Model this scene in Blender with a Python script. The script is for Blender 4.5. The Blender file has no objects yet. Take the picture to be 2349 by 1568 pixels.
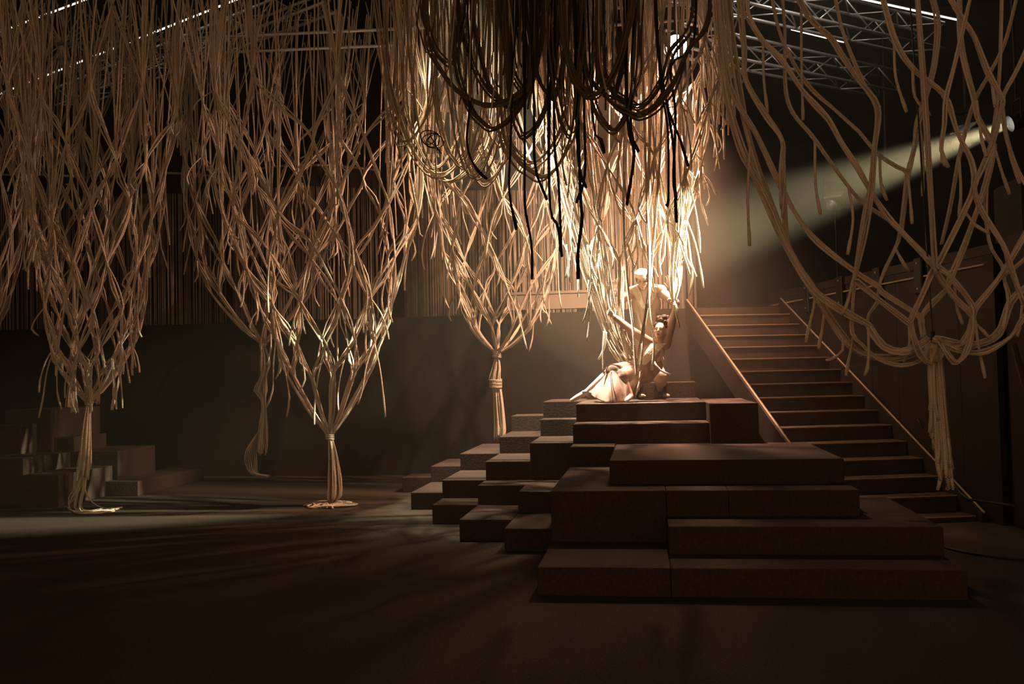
import bpy, bmesh, math, random
from mathutils import Vector, Matrix
random.seed(11)
S = bpy.context.scene
COL = S.collection
PI = math.pi

# ------------------------------------------------------------------ camera
F_PX, CX, CY = 2123.0, 1174.5, 784.0
pitch, roll, yaw, CAM_H = math.radians(1.98), math.radians(-1.293), math.radians(8.195), 1.549
R0 = Vector((math.cos(yaw), math.sin(yaw), 0)); Fh = Vector((-math.sin(yaw), math.cos(yaw), 0)); ZU = Vector((0, 0, 1))
FW = math.cos(pitch) * Fh + math.sin(pitch) * ZU
U0 = -math.sin(pitch) * Fh + math.cos(pitch) * ZU
RT = math.cos(roll) * R0 + math.sin(roll) * U0
UP = math.cos(roll) * U0 - math.sin(roll) * R0
CAM = Vector((0, 0, CAM_H))
cd = bpy.data.cameras.new('camera'); cd.sensor_width = 36; cd.lens = F_PX * 36 / 2349; cd.clip_end = 100
co = bpy.data.objects.new('camera', cd); COL.objects.link(co)
co.matrix_world = Matrix(((RT.x, UP.x, -FW.x, CAM.x), (RT.y, UP.y, -FW.y, CAM.y), (RT.z, UP.z, -FW.z, CAM.z), (0, 0, 0, 1)))
S.camera = co

def ray(px, py): return ((px - CX) * RT - (py - CY) * UP) / F_PX + FW
def at(px, py, Y): r = ray(px, py); return CAM + r * (Y / r.y)          # pixel -> point on the plane y = Y
def atz(px, py, z): r = ray(px, py); return CAM + r * ((z - CAM_H) / r.z)  # pixel -> point at height z

# ------------------------------------------------------------------ world, lights, exposure
W = bpy.data.worlds.new('world'); S.world = W; W.use_nodes = True
W.node_tree.nodes['Background'].inputs[0].default_value = (1.0, 0.585, 0.30, 1)
W.node_tree.nodes['Background'].inputs[1].default_value = 0.42
S.view_settings.view_transform = 'Standard'; S.view_settings.look = 'None'
S.view_settings.exposure = 0.12; S.view_settings.gamma = 1.0; S.view_settings.use_curve_mapping = False
S.cycles.use_denoising = True
S.cycles.max_bounces = 3; S.cycles.diffuse_bounces = 2; S.cycles.glossy_bounces = 1; S.cycles.volume_bounces = 0; S.cycles.adaptive_threshold = 0.025
S.cycles.sample_clamp_indirect = 3.0

def spot(name, loc, target, watts, color, cone, blend, radius):
    l = bpy.data.lights.new(name, 'SPOT'); l.energy = watts; l.color = color
    l.spot_size = math.radians(cone); l.spot_blend = blend; l.shadow_soft_size = radius
    o = bpy.data.objects.new(name, l); COL.objects.link(o); o.location = loc
    o.rotation_euler = (Vector(target) - Vector(loc)).to_track_quat('-Z', 'Y').to_euler()
    return o

LAMP1 = at(1550, 105, 11.5)            # overhead backlight over the performers
LAMP2 = at(2333, 278, 10.8)            # follow spot on the gallery rail
L1_AIM = Vector((-1.7, 12.0, 2.0))
L2_AIM = at(720, 872, 10.55)
spot('overhead_light', LAMP1 + (L1_AIM - LAMP1).normalized() * 0.17, L1_AIM, 3700, (1.0, 0.57, 0.37), 142, 1.0, 0.07)
spot('overhead_core_light', LAMP1 + Vector((0, -0.02, -0.17)), (0.15, 11.0, 1.2), 4200, (1.0, 0.55, 0.38), 46, 0.8, 0.06)
spot('follow_light', LAMP2 + (L2_AIM - LAMP2).normalized() * 0.10, L2_AIM, 17000, (0.97, 0.91, 0.60), 20, 0.85, 0.05)
KEY = Vector((-2.45, 10.65, 6.9))      # unseen side lamps added above the frame to brighten the performers and left steps
spot('unseen_key_light', KEY, (-0.55, 10.85, 2.2), 13000, (1.0, 0.86, 0.66), 17, 0.7, 0.05)
spot('unseen_wash_light', KEY + Vector((0.15, 0.15, 0.1)), (-1.3, 10.7, 0.6), 4800, (1.0, 0.86, 0.60), 44, 0.9, 0.05)
rg_l = bpy.data.lights.new('unseen_rig_fill', 'POINT'); rg_l.energy = 45; rg_l.color = (1.0, 0.88, 0.74); rg_l.shadow_soft_size = 0.1
rg_o = bpy.data.objects.new('unseen_rig_fill', rg_l); COL.objects.link(rg_o); rg_o.location = at(1900, -130, 12.2)   # unseen fill added above the frame to brighten the trusses and haze

# ------------------------------------------------------------------ materials
def new_mat(name):
    m = bpy.data.materials.new(name); m.use_nodes = True
    return m, m.node_tree, m.node_tree.nodes['Principled BSDF']

def mat(name, rgb, rough=0.8, metal=0.0, var=0.25, scale=30.0, bump=0.0, spec=0.25, sheen=0.0):
    m, nt, b = new_mat(name)
    tc = nt.nodes.new('ShaderNodeTexCoord'); n = nt.nodes.new('ShaderNodeTexNoise')
    n.inputs['Scale'].default_value = scale; n.inputs['Detail'].default_value = 4
    nt.links.new(tc.outputs['Object'], n.inputs['Vector'])
    r = nt.nodes.new('ShaderNodeValToRGB')
    r.color_ramp.elements[0].position = 0.3; r.color_ramp.elements[1].position = 0.7
    r.color_ramp.elements[0].color = (*[c * (1 - var) for c in rgb], 1)
    r.color_ramp.elements[1].color = (*[min(1, c * (1 + var)) for c in rgb], 1)
    nt.links.new(n.outputs['Fac'], r.inputs[0]); nt.links.new(r.outputs[0], b.inputs['Base Color'])
    b.inputs['Roughness'].default_value = rough; b.inputs['Metallic'].default_value = metal
    b.inputs['Specular IOR Level'].default_value = spec
    if sheen: b.inputs['Sheen Weight'].default_value = sheen
    if bump:
        bp = nt.nodes.new('ShaderNodeBump'); bp.inputs['Strength'].default_value = bump; bp.inputs['Distance'].default_value = 0.01
        nt.links.new(n.outputs['Fac'], bp.inputs['Height']); nt.links.new(bp.outputs[0], b.inputs['Normal'])
    return m

def rope_mat(name, rgb, twist=55.0, var=0.16):
    """twisted cotton cord: uv.x runs round the cord, uv.y along it in metres"""
    m, nt, b = new_mat(name)
    uv = nt.nodes.new('ShaderNodeUVMap'); sp = nt.nodes.new('ShaderNodeSeparateXYZ'); nt.links.new(uv.outputs[0], sp.inputs[0])
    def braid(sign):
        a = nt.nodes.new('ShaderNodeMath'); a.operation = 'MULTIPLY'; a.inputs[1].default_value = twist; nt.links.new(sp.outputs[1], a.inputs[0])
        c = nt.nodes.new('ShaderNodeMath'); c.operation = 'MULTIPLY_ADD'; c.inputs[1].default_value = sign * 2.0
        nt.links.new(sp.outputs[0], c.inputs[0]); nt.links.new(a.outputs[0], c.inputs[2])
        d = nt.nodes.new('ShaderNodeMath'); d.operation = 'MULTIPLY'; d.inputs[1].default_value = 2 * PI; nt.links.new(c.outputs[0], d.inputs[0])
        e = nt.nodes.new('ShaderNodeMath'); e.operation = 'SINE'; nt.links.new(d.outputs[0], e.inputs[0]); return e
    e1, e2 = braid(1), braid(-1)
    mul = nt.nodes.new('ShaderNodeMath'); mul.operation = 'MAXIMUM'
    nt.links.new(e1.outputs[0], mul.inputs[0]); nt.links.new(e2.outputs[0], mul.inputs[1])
    oi = nt.nodes.new('ShaderNodeObjectInfo')
    r = nt.nodes.new('ShaderNodeValToRGB')
    r.color_ramp.elements[0].position = 0.0; r.color_ramp.elements[0].color = (*[c * (1 - var) for c in rgb], 1)
    r.color_ramp.elements[1].position = 1.0; r.color_ramp.elements[1].color = (*[min(1, c * (1 + var)) for c in rgb], 1)
    nt.links.new(oi.outputs['Random'], r.inputs[0])
    mx = nt.nodes.new('ShaderNodeMix'); mx.data_type = 'RGBA'; mx.blend_type = 'MULTIPLY'; mx.inputs[7].default_value = (0.86, 0.83, 0.79, 1)  # groove shade of the braid painted into the base colour
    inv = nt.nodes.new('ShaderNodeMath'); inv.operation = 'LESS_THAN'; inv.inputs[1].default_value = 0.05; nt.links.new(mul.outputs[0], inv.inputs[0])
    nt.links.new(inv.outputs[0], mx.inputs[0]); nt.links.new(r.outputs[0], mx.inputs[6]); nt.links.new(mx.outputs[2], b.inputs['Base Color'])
    bp = nt.nodes.new('ShaderNodeBump'); bp.inputs['Strength'].default_value = 0.45; bp.inputs['Distance'].default_value = 0.006
    nt.links.new(mul.outputs[0], bp.inputs['Height']); nt.links.new(bp.outputs[0], b.inputs['Normal'])
    b.inputs['Roughness'].default_value = 0.85; b.inputs['Specular IOR Level'].default_value = 0.15
    return m

def emit(name, rgb, strength):
    m, nt, b = new_mat(name)
    b.inputs['Base Color'].default_value = (0.8, 0.8, 0.8, 1)
    b.inputs['Emission Color'].default_value = (*rgb, 1); b.inputs['Emission Strength'].default_value = strength
    return m

M_FLOOR = mat('floor_carpet', (0.047, 0.036, 0.026), 0.9, var=0.35, scale=60, bump=0.4)
M_BLOCK = mat('black_molton', (0.052, 0.034, 0.025), 0.9, var=0.22, scale=45, bump=0.5)
M_WALL = mat('black_wall', (0.018, 0.015, 0.011), 0.9, var=0.2, scale=3)
M_STAIR = mat('dark_stair_wood', (0.055, 0.035, 0.023), 0.7, var=0.25, scale=9)
M_EDGE = mat('pale_nosing', (0.42, 0.30, 0.20), 0.45, var=0.15, scale=12)
M_PANEL = mat('brown_panel', (0.022, 0.0138, 0.0085), 0.75, var=0.2, scale=5)
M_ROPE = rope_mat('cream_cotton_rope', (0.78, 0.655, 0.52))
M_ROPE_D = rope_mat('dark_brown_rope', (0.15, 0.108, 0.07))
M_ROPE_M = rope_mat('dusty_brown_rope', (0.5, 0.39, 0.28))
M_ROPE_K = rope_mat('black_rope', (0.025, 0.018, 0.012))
M_STRING = mat('string_curtain', (0.30, 0.24, 0.18), 0.8, var=0.2, scale=6)
M_HEAD = mat('curtain_header', (0.36, 0.28, 0.21), 0.8, var=0.1, scale=6)
M_STEEL = mat('aluminium_tube', (0.62, 0.62, 0.64), 0.4, metal=0.55, var=0.1, scale=20)
M_BLACK = mat('black_metal', (0.02, 0.018, 0.015), 0.5, metal=0.4, var=0.1, scale=20)
M_CABLE = mat('black_cable', (0.03, 0.024, 0.018), 0.5, var=0.1)
M_WHITE = mat('cream_board', (0.2, 0.16, 0.12), 0.6, var=0.05, scale=5)
M_LENS1 = emit('warm_lamp_lens', (1.0, 0.72, 0.55), 60)
M_LENS2 = emit('white_lamp_lens', (0.95, 1.0, 0.85), 25)
M_LED = emit('led_strip', (1.0, 0.86, 0.62), 4.0)
M_SKIN = mat('skin', (0.62, 0.42, 0.33), 0.55, var=0.06, scale=20)
M_SKIN2 = mat('pale_skin', (0.66, 0.47, 0.38), 0.55, var=0.06, scale=20)
M_HAIRB = mat('white_blond_hair', (0.80, 0.72, 0.58), 0.5, var=0.15, scale=40, bump=0.4)
M_HAIRD = mat('dark_curly_hair', (0.045, 0.028, 0.02), 0.6, var=0.4, scale=60, bump=0.8)
M_DRESS = mat('rose_beige_dress', (0.36, 0.235, 0.195), 0.5, var=0.10, scale=14, bump=0.35)
M_LACE = mat('cream_lace', (0.74, 0.64, 0.50), 0.7, var=0.2, scale=70, bump=0.6)
M_VEST = mat('cream_satin_vest', (0.66, 0.57, 0.45), 0.5, var=0.10, scale=11, bump=0.4)
M_SHIRT = mat('rose_shirt', (0.52, 0.36, 0.29), 0.65, var=0.08, scale=20)
M_TROUS = mat('beige_trousers', (0.58, 0.43, 0.34), 0.7, var=0.08, scale=20)
M_SHOE = mat('brown_lace_shoe', (0.06, 0.04, 0.028), 0.4, var=0.3, scale=30)
M_SHOET = mat('tan_toe_cap', (0.55, 0.42, 0.32), 0.4, var=0.1, scale=30)
M_LIP = mat('lips', (0.42, 0.16, 0.14), 0.45, var=0.05)
M_EYE = mat('eye_makeup', (0.06, 0.035, 0.03), 0.5, var=0.1)

# ------------------------------------------------------------------ helpers
def link(o, parent=None):
    COL.objects.link(o)
    if parent is not None: o.parent = parent
    return o

def tag(o, label, cat, group=None, kind=None):
    o['label'] = label
    if cat: o['category'] = cat
    if group: o['group'] = group
    if kind: o['kind'] = kind
    return o

def thing(name, loc, label, cat, group=None):
    o = bpy.data.objects.new(name, None); o.empty_display_size = 0.1; o.location = loc
    COL.objects.link(o); TH[o.name] = Vector(loc)
    return tag(o, label, cat, group)
TH = {}

def obj(name, verts, faces, m, parent=None, smooth=False, uvs=None):
    """verts in world space; parents are unrotated empties or meshes at the world origin"""
    off = Vector((0, 0, 0))
    p = parent
    while p is not None:
        off += p.location; p = p.parent
    if off.length: verts = [(v[0] - off.x, v[1] - off.y, v[2] - off.z) for v in verts]
    me = bpy.data.meshes.new(name); me.from_pydata(verts, [], faces)
    for mm in (m if isinstance(m, (list, tuple)) else [m]): me.materials.append(mm)
    if smooth: me.polygons.foreach_set('use_smooth', [True] * len(faces))
    if uvs:
        lay = me.uv_layers.new(name='UVMap'); flat = []
        for f in uvs:
            for c in f: flat += c
        lay.data.foreach_set('uv', flat)
    me.update()
    return link(bpy.data.objects.new(name, me), parent)

class MB:
    def __init__(s): s.v = []; s.f = []
    def add(s, v, f):
        n = len(s.v); s.v += [tuple(a) for a in v]; s.f += [tuple(i + n for i in q) for q in f]; return s
    def box(s, x0, x1, y0, y1, z0, z1, T=None):
        v = [Vector((x, y, z)) for z in (z0, z1) for y in (y0, y1) for x in (x0, x1)]
        if T: v = [T @ a for a in v]
        return s.add(v, [(0, 2, 3, 1), (4, 5, 7, 6), (0, 1, 5, 4), (2, 6, 7, 3), (0, 4, 6, 2), (1, 3, 7, 5)])
    def tube(s, pts, r, n=8, caps=True):
        pts = [Vector(p) for p in pts]; rs = r if isinstance(r, (list, tuple)) else [r] * len(pts)
        v = []; f = []
        side = None
        for i, p in enumerate(pts):
            t = (pts[min(i + 1, len(pts) - 1)] - pts[max(i - 1, 0)]).normalized()
            if side is None: side = t.orthogonal().normalized()
            side = (side - t * side.dot(t)).normalized(); up = t.cross(side)
            for k in range(n):
                a = 2 * PI * k / n; v.append(p + (side * math.cos(a) + up * math.sin(a)) * rs[i])
        for i in range(len(pts) - 1):
            for k in range(n):
                a, b = i * n + k, i * n + (k + 1) % n; f.append((a, b, b + n, a + n))
        if caps: f.append(tuple(range(n))[::-1]); f.append(tuple(range((len(pts) - 1) * n, len(pts) * n)))
        return s.add(v, f)
    def build(s, name, m, parent=None, smooth=False): return obj(name, s.v, s.f, m, parent, smooth)

def bevel(o, w=0.012, seg=2):
    b = o.modifiers.new('bevel', 'BEVEL'); b.width = w; b.segments = seg; b.limit_method = 'ANGLE'
    return o

def smooth_path(P, step):
    """Catmull-Rom through P, sampled about every `step` metres"""
    P = [Vector(p) for p in P]
    if len(P) < 3:
        n = max(2, int((P[1] - P[0]).length / step)); return [P[0].lerp(P[1], i / n) for i in range(n + 1)]
    Q = [P[0] * 2 - P[1]] + P + [P[-1] * 2 - P[-2]]
    out = []
    for i in range(1, len(Q) - 2):
        p0, p1, p2, p3 = Q[i - 1:i + 3]; n = max(2, int((p2 - p1).length / step))
        for k in range(n):
            t = k / n
            out.append(0.5 * (2 * p1 + (p2 - p0) * t + (2 * p0 - 5 * p1 + 4 * p2 - p3) * t * t + (3 * p1 - p0 - 3 * p2 + p3) * t ** 3))
    out.append(P[-1]); return out

ROPE_R = 0.0095
def cord(name, pts, m, parent, r=ROPE_R, n=6, end_knob=False, taper=False):
    pts = [Vector(p) for p in pts]
    for i, q in enumerate(pts):      # ropes part round the lamp housing
        d = q - LAMP1
        if abs(d.z) < 0.5 and d.x * d.x + (d.y * .55) ** 2 < 0.09: pts[i] = Vector((LAMP1.x + math.copysign(0.3, d.x), q.y, q.z))
    off = Vector((0, 0, 0)); p = parent
    while p is not None:
        off += p.location; p = p.parent
    v = []; f = []; uv = []; side = None; L = [0.0]
    for i in range(1, len(pts)): L.append(L[-1] + (pts[i] - pts[i - 1]).length)
    N = len(pts)
    for i, q in enumerate(pts):
        t = (pts[min(i + 1, N - 1)] - pts[max(i - 1, 0)])
        t = t.normalized() if t.length > 1e-9 else Vector((0, 0, -1))
        if side is None: side = t.orthogonal().normalized()
        side = side - t * side.dot(t)
        side = side.normalized() if side.length > 1e-6 else t.orthogonal().normalized()
        up = t.cross(side); rr = r
        if end_knob and i >= N - 3: rr = r * (1.35 if i < N - 1 else 1.1)
        for k in range(n):
            a = 2 * PI * k / n; w = q + (side * math.cos(a) + up * math.sin(a)) * rr - off; v.append((w.x, w.y, w.z))
    for i in range(N - 1):
        for k in range(n):
            a, b = i * n + k, i * n + (k + 1) % n
            f.append((a, b, b + n, a + n)); u0, u1 = k / n, (k + 1) / n
            uv.append(((u0, L[i]), (u1, L[i]), (u1, L[i + 1]), (u0, L[i + 1])))
    f.append(tuple(range((N - 1) * n, N * n))); uv.append(tuple((0.5, L[-1]) for _ in range(n)))
    f.append(tuple(range(n))[::-1]); uv.append(tuple((0.5, 0.0) for _ in range(n)))
    me = bpy.data.meshes.new(name); me.from_pydata(v, [], f); me.materials.append(m)
    me.polygons.foreach_set('use_smooth', [True] * len(f))
    lay = me.uv_layers.new(name='UVMap'); lay.data.foreach_set('uv', [c for q in uv for p2 in q for c in p2])
    return link(bpy.data.objects.new(name, me), parent)

rnd = random.uniform
def rv(a): return Vector((rnd(-a, a), rnd(-a, a), rnd(-a, a)))

# ------------------------------------------------------------------ the room
def struct(name, mb, m, parent=None):
    o = mb.build(name, m, parent)
    o['kind'] = 'structure'; return o

GZ = 2.48                                   # gallery level = top of the stairs
XL, XR, YB, YW, ZC = -14.0, 8.5, 14.2, 18.0, 8.2
struct('floor', MB().box(XL, XR, -2.0, YW, -0.3, 0.0), M_FLOOR)
struct('ceiling', MB().box(XL, XR, -2.0, YW, ZC, ZC + 0.2), M_WALL)
struct('wall_left', MB().box(XL - 0.2, XL, -2.0, YW, -0.3, ZC), M_WALL)
struct('wall_right', MB().box(XR, XR + 0.2, -2.0, YW, -0.3, ZC), M_WALL)
struct('wall_back', MB().box(XL, XR, YW, YW + 0.2, -0.3, ZC), M_WALL)
struct('wall_gallery', MB().box(XL, XR, YB, YW, 0.0, GZ), M_WALL)

# ------------------------------------------------------------------ stage platforms
def block(name, xl, xr, yf, yb, lev, label, group=None, z0=0.0, cat='stage block'):
    g = 0.001
    o = MB().box(xl + g, xr - g, yf + g, yb - g, z0, lev * 0.2).build(name, M_BLOCK)
    bevel(o, 0.009, 2)
    return tag(o, label, cat, group)

X0, X1, X2, X3, X4, X5 = -3.27, -2.75, -2.26, -1.77, -1.27, -0.785
BL = [
 ('L', X0, X1, 12.10, 12.58, 1, 'lowest black stage block at the far end of the step pyramid, against the dark backdrop'),
 ('M', X1, X2, 10.54, 11.56, 1, 'ankle-high black stage block beside the pale light pool on the floor'),
 ('H', X1, X2, 11.57, 12.58, 2, 'second-step black stage block at the back edge of the pyramid, below the hanging tassel'),
 ('F', X2, X3, 11.05, 12.58, 3, 'long third-step black stage block right under the short knotted tassel'),
 ('I', X2, X3, 10.03, 11.04, 2, 'second-step black stage block with rope shadows between two lower steps'),
 ('N', X2, X3, 9.53, 10.02, 1, 'short lowest black stage block with a crumpled cloth top'),
 ('B', X3, X4, 12.05, 12.58, 5, 'fifth-step black stage block at the rear corner, with a creased cloth front'),
 ('D', X3, X4, 11.03, 12.04, 4, 'fourth-step black stage block with a dusty cloth front beside the tassel tip'),
 ('G', X3, X4, 10.04, 11.02, 3, 'third-step black stage block striped by rope shadows in the middle of the left flight'),
 ('O', X3, X4, 8.55, 9.52, 1, 'lowest black stage block lit brown, its front facing the open floor'),
 ('A', X4, X5, 11.35, 12.38, 6, 'top-level black stage block under the bare foot of the reclining person'),
 ('C', X4, X5, 11.02, 11.34, 5, 'narrow fifth-step black stage block just below the bare foot'),
 ('E', X4, X5, 9.98, 11.01, 4, 'fourth-step black stage block with the brightest striped top, next to the tall main block'),
 ('J', X3, X5, 9.53, 9.97, 2, 'wide second-step black stage block running to the foot of the main platform'),
 ('K', X4, X5, 8.98, 9.52, 2, 'second-step black stage block jutting forward beside the broad brown platform'),
 ('P', X4, X5, 8.05, 8.97, 1, 'lowest black stage block tucked against the side of the broad platform'),
 ('M7', X5, 0.635, 10.31, 11.93, 6, 'long top platform on which the two performers are'),
 ('R7', 0.635, 1.12, 9.69, 11.34, 6, 'tall top-level block projecting forward beside the wooden stairs'),
 ('M6', X5, 0.635, 9.81, 10.30, 5, 'long step just below the performers\' platform'),
 ('M5', X5, -0.335, 9.38, 9.80, 4, 'narrow fourth-level step left of the wide lit platform'),
 ('B5', -0.33, 1.58, 7.89, 9.66, 4, 'wide fourth-level platform with a brown lit top beside the stairs'),
 ('B4a', -0.79, 0.13, 7.455, 9.36, 3, 'third-level platform module whose open corner top shows left of the wide platform'),
 ('B4b', 0.13, 0.615, 7.46, 7.88, 3, 'middle narrow module of the third-level step, between two seams'),
 ('B4c', 0.615, 1.60, 7.46, 7.88, 3, 'long right-hand module of the third-level step'),
 ('B2a', -0.79, 0.13, 6.46, 7.455, 1, 'left module of the lowest front platform, with a broad open top'),
 ('B2b', 0.13, 2.045, 6.46, 6.96, 1, 'long lowest front platform step facing the empty floor'),
 ('B3', 0.13, 2.055, 6.96, 7.46, 2, 'long second-level step of the front platform'),
 ('B3c', 1.60, 2.055, 7.46, 8.52, 2, 'second-level side deck running back to the foot of the stairs'),
 ('T', -0.62, 0.62, 11.95, 12.45, 7, 'raised narrow platform behind the standing person\'s shoes'),
]
for (k, a, b, c, d, lv, lab) in BL:
    block('stage_block', a, b, c, d, lv, lab)
# second pyramid of blocks in the dark at the left
def lblock(px0, px1, pyt, lev, depth_len, label):
    p0 = atz(px0, pyt, lev * 0.2); p1 = atz(px1, pyt, lev * 0.2)
    block('stage_block', p0.x, p1.x, p0.y, p0.y + depth_len, lev, label)
lblock(230, 314, 1104, 1, 1.9, 'lowest dark stage block of the unlit step pyramid, beside the coiled rope end')
lblock(45, 131, 1090, 2, 1.2, 'second-step dark stage block of the unlit pyramid')
lblock(-60, 45, 1052, 3, 1.0, 'third-step dark stage block of the unlit pyramid')
lblock(80, 159, 1003, 4, 0.8, 'fourth-step dark stage block of the unlit pyramid behind the rope tassel')
lblock(-60, 28, 976, 5, 0.35, 'fifth-step dark stage block of the unlit pyramid')
lblock(10, 86, 940, 6, 1.2, 'topmost dark stage block of the unlit pyramid')
lblock(159, 262, 1035, 3, 1.0, 'third-step dark stage block right behind the lowest one of the unlit pyramid')

# ------------------------------------------------------------------ stairs
SA, TR, RI, Z1, BX, BY, SW = 0.25914, 0.30434, 0.16264, 0.0554, 3.2018, 9.7363, 1.44
tv = Vector((math.cos(SA), math.sin(SA), 0)); pv = Vector((-math.sin(SA), math.cos(SA), 0))
ST = Matrix(((tv.x, pv.x, 0, BX), (tv.y, pv.y, 0, BY), (0, 0, 1, 0), (0, 0, 0, 1)))   # local x = along tread, y = up the flight; origin at bottom right corner
stairs = thing('staircase', (BX, BY, 0), 'dark wooden staircase climbing to the gallery beside the black platforms', 'staircase')
for i in range(16):
    z = Z1 + RI * i
    if i < 15:
        bevel(MB().box(-SW + 0.03, -0.03, TR * i, TR * (i + 1) + 0.02, z - 0.035, z, ST).build('tread', M_STAIR, stairs), 0.004, 1)
        MB().box(-SW + 0.03, -0.03, TR * i - 0.008, TR * i, z - 0.010, z + 0.001, ST).build('nosing', M_EDGE, stairs)
    MB().box(-SW + 0.03, -0.03, TR * i + 0.012, TR * i + 0.03, max(0, z - RI), z - 0.036, ST).build('riser', M_STAIR, stairs)
def sloped(x0, x1, name, m, thick=0.30, rise=0.05):
    n = 15.2; v = []
    for (yy, zz) in ((-0.10, Z1 + rise - 0.02), (TR * n, Z1 + RI * n + rise), (TR * n, Z1 + RI * n - thick), (thick * 1.4, 0.0), (-0.10, 0.0)):
        v += [ST @ Vector((x0, yy, zz)), ST @ Vector((x1, yy, zz))]
    k = 5; f = [tuple(2 * i for i in range(k))[::-1], tuple(2 * i + 1 for i in range(k))]
    f += [(2 * i, 2 * i + 1, 2 * ((i + 1) % k) + 1, 2 * ((i + 1) % k)) for i in range(k)]
    return obj(name, v, f, m, stairs)
sloped(-SW - 0.03, -SW + 0.03, 'stringer', M_PANEL); sloped(-0.03, 0.03, 'stringer', M_PANEL)
for x in (-SW, 0.0):
    MB().tube([ST @ Vector((x, -0.1, Z1 + 0.04)), ST @ Vector((x, TR * 15.2, Z1 + RI * 15.2 + 0.06))], 0.011, 6).build('edge_strip', M_EDGE, stairs)

# side wall along the stairs with its rail and brackets, gallery floor edge
wl = thing('side_wall', ST @ Vector((0.08, 0.6, 0)), 'brown boarded side wall along the staircase', 'wall'); wl['kind'] = 'structure'; del wl['category']
yy = -0.3
while yy < 5.0:
    w = 0.6 + 0.001
    MB().box(0.06, 0.12, yy, min(yy + 0.594, 5.2), 0.0, GZ + 0.12, ST).build('board', M_PANEL, wl); yy += 0.6
rail = thing('gallery_rail', ST @ Vector((0.07, 2, GZ)), 'thin pale rail on black brackets along the top of the brown side wall', 'rail')
MB().tube([ST @ Vector((0.03, -0.2, GZ + 0.03)), ST @ Vector((0.03, 5.1, GZ + 0.03))], 0.010, 6).build('rail_tube', M_EDGE, rail)
MB().box(0.045, 0.14, -0.3, 5.2, GZ + 0.122, GZ + 0.22, ST).build('cap_board', M_PANEL, rail)
for yy in (0.85, 1.75, 2.7, 3.7):
    b = MB().box(0.0, 0.05, yy, yy + 0.16, GZ - 0.16, GZ + 0.24, ST).build('bracket', M_BLACK, rail); bevel(b, 0.01, 1)
    for zz in (GZ - 0.1, GZ + 0.18):
        MB().tube([ST @ Vector((-0.006, yy + 0.08, zz)), ST @ Vector((0.002, yy + 0.08, zz))], 0.012, 6).build('bolt', M_STEEL, b)
# dark column at the near end of the wall
p = at(2262, 1140, 9.2)
struct('wall_return', MB().box(3.42, 3.50, 8.75, 9.48, 0, 2.75), M_PANEL)
pst = bevel(MB().box(3.52, 4.3, 9.2, 9.9, 0, 3.3).build('black_flat', M_WALL), 0.01, 1)
tag(pst, 'tall black masking flat standing past the end of the brown side wall', 'stage flat')
o = MB().tube([at(2325, 790, 8.6), at(2349, 880, 8.5), at(2420, 1120, 8.3), at(2432, 1250, 8.2)], 0.03, 8).build('leaning_pole', M_STAIR)
tag(o, 'thin dark wooden pole leaning by the black flat', 'pole')

# ------------------------------------------------------------------ string curtains
def curtain(px0, px1, top, bot, bulge, label, Y=14.97, hh=0.30):
    a = at(px0, bot, Y); b = at(px1, bot, Y); zt = at((px0 + px1) / 2, top, Y - bulge).z
    zb = GZ + 0.004
    t = thing('string_curtain', ((a.x + b.x) / 2, Y, zb), label, 'curtain', 'string curtains on the gallery')
    def arc(u):     # convex towards the audience
        x = a.x + (b.x - a.x) * u; return x, Y - bulge * (1 - (2 * u - 1) ** 2)
    mb = MB(); n = max(10, int((px1 - px0) / 3.4)); rng = random.Random(px0)
    for i in range(n):
        u = (i + rng.uniform(0.2, 0.8)) / n; x, y = arc(u); r = rng.uniform(0.004, 0.010); dx = rng.uniform(-0.02, 0.02)
        z1 = zb + rng.uniform(0, 0.03)
        mb.add([(x - r, y, zt - hh), (x + r, y, zt - hh), (x, y + 2 * r, zt - hh), (x - r + dx, y, z1), (x + r + dx, y, z1), (x + dx, y + 2 * r, z1)],
               [(0, 3, 4, 1), (1, 4, 5, 2), (2, 5, 3, 0), (3, 5, 4)])
    o = mb.build('strings', M_STRING, t); o['kind'] = 'stuff'
    K = 24; v = []; f = []
    for k in range(K + 1):
        x, y = arc(k / K)
        v += [(x, y - 0.012, zt - hh - 0.02), (x, y - 0.012, zt), (x, y + 0.012, zt), (x, y + 0.012, zt - hh - 0.02)]
    for k in range(K):
        for j in range(4): f.append((4 * k + j, 4 * k + (j + 1) % 4, 4 * k + 4 + (j + 1) % 4, 4 * k + 4 + j))
    f += [(0, 1, 2, 3), (4 * K + 3, 4 * K + 2, 4 * K + 1, 4 * K)]
    obj('header_band', v, f, M_PANEL, t)
    mb = MB(); mb.tube([Vector((*arc(k / K), zt + 0.02)) for k in range(K + 1)], 0.022, 6); mb.build('rail', M_HEAD, t, True)
curtain(-120, 200, 402, 745, 0.5, 'dim string curtain behind the rope column that ends in a coil on the floor')
curtain(225, 520, 398, 742, 0.6, 'dim string curtain showing between the two big rope nets that reach the floor')
curtain(535, 876, 380, 733, 0.7, 'string curtain on an arched rail behind the floor-standing goblet net')
curtain(928, 1285, 372, 722, 0.6, 'string curtain behind the short net with the knotted tassel', hh=0.42)
curtain(1290, 1600, 348, 700, 0.6, 'brightly hazed string curtain behind the two performers', hh=0.42)
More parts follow.
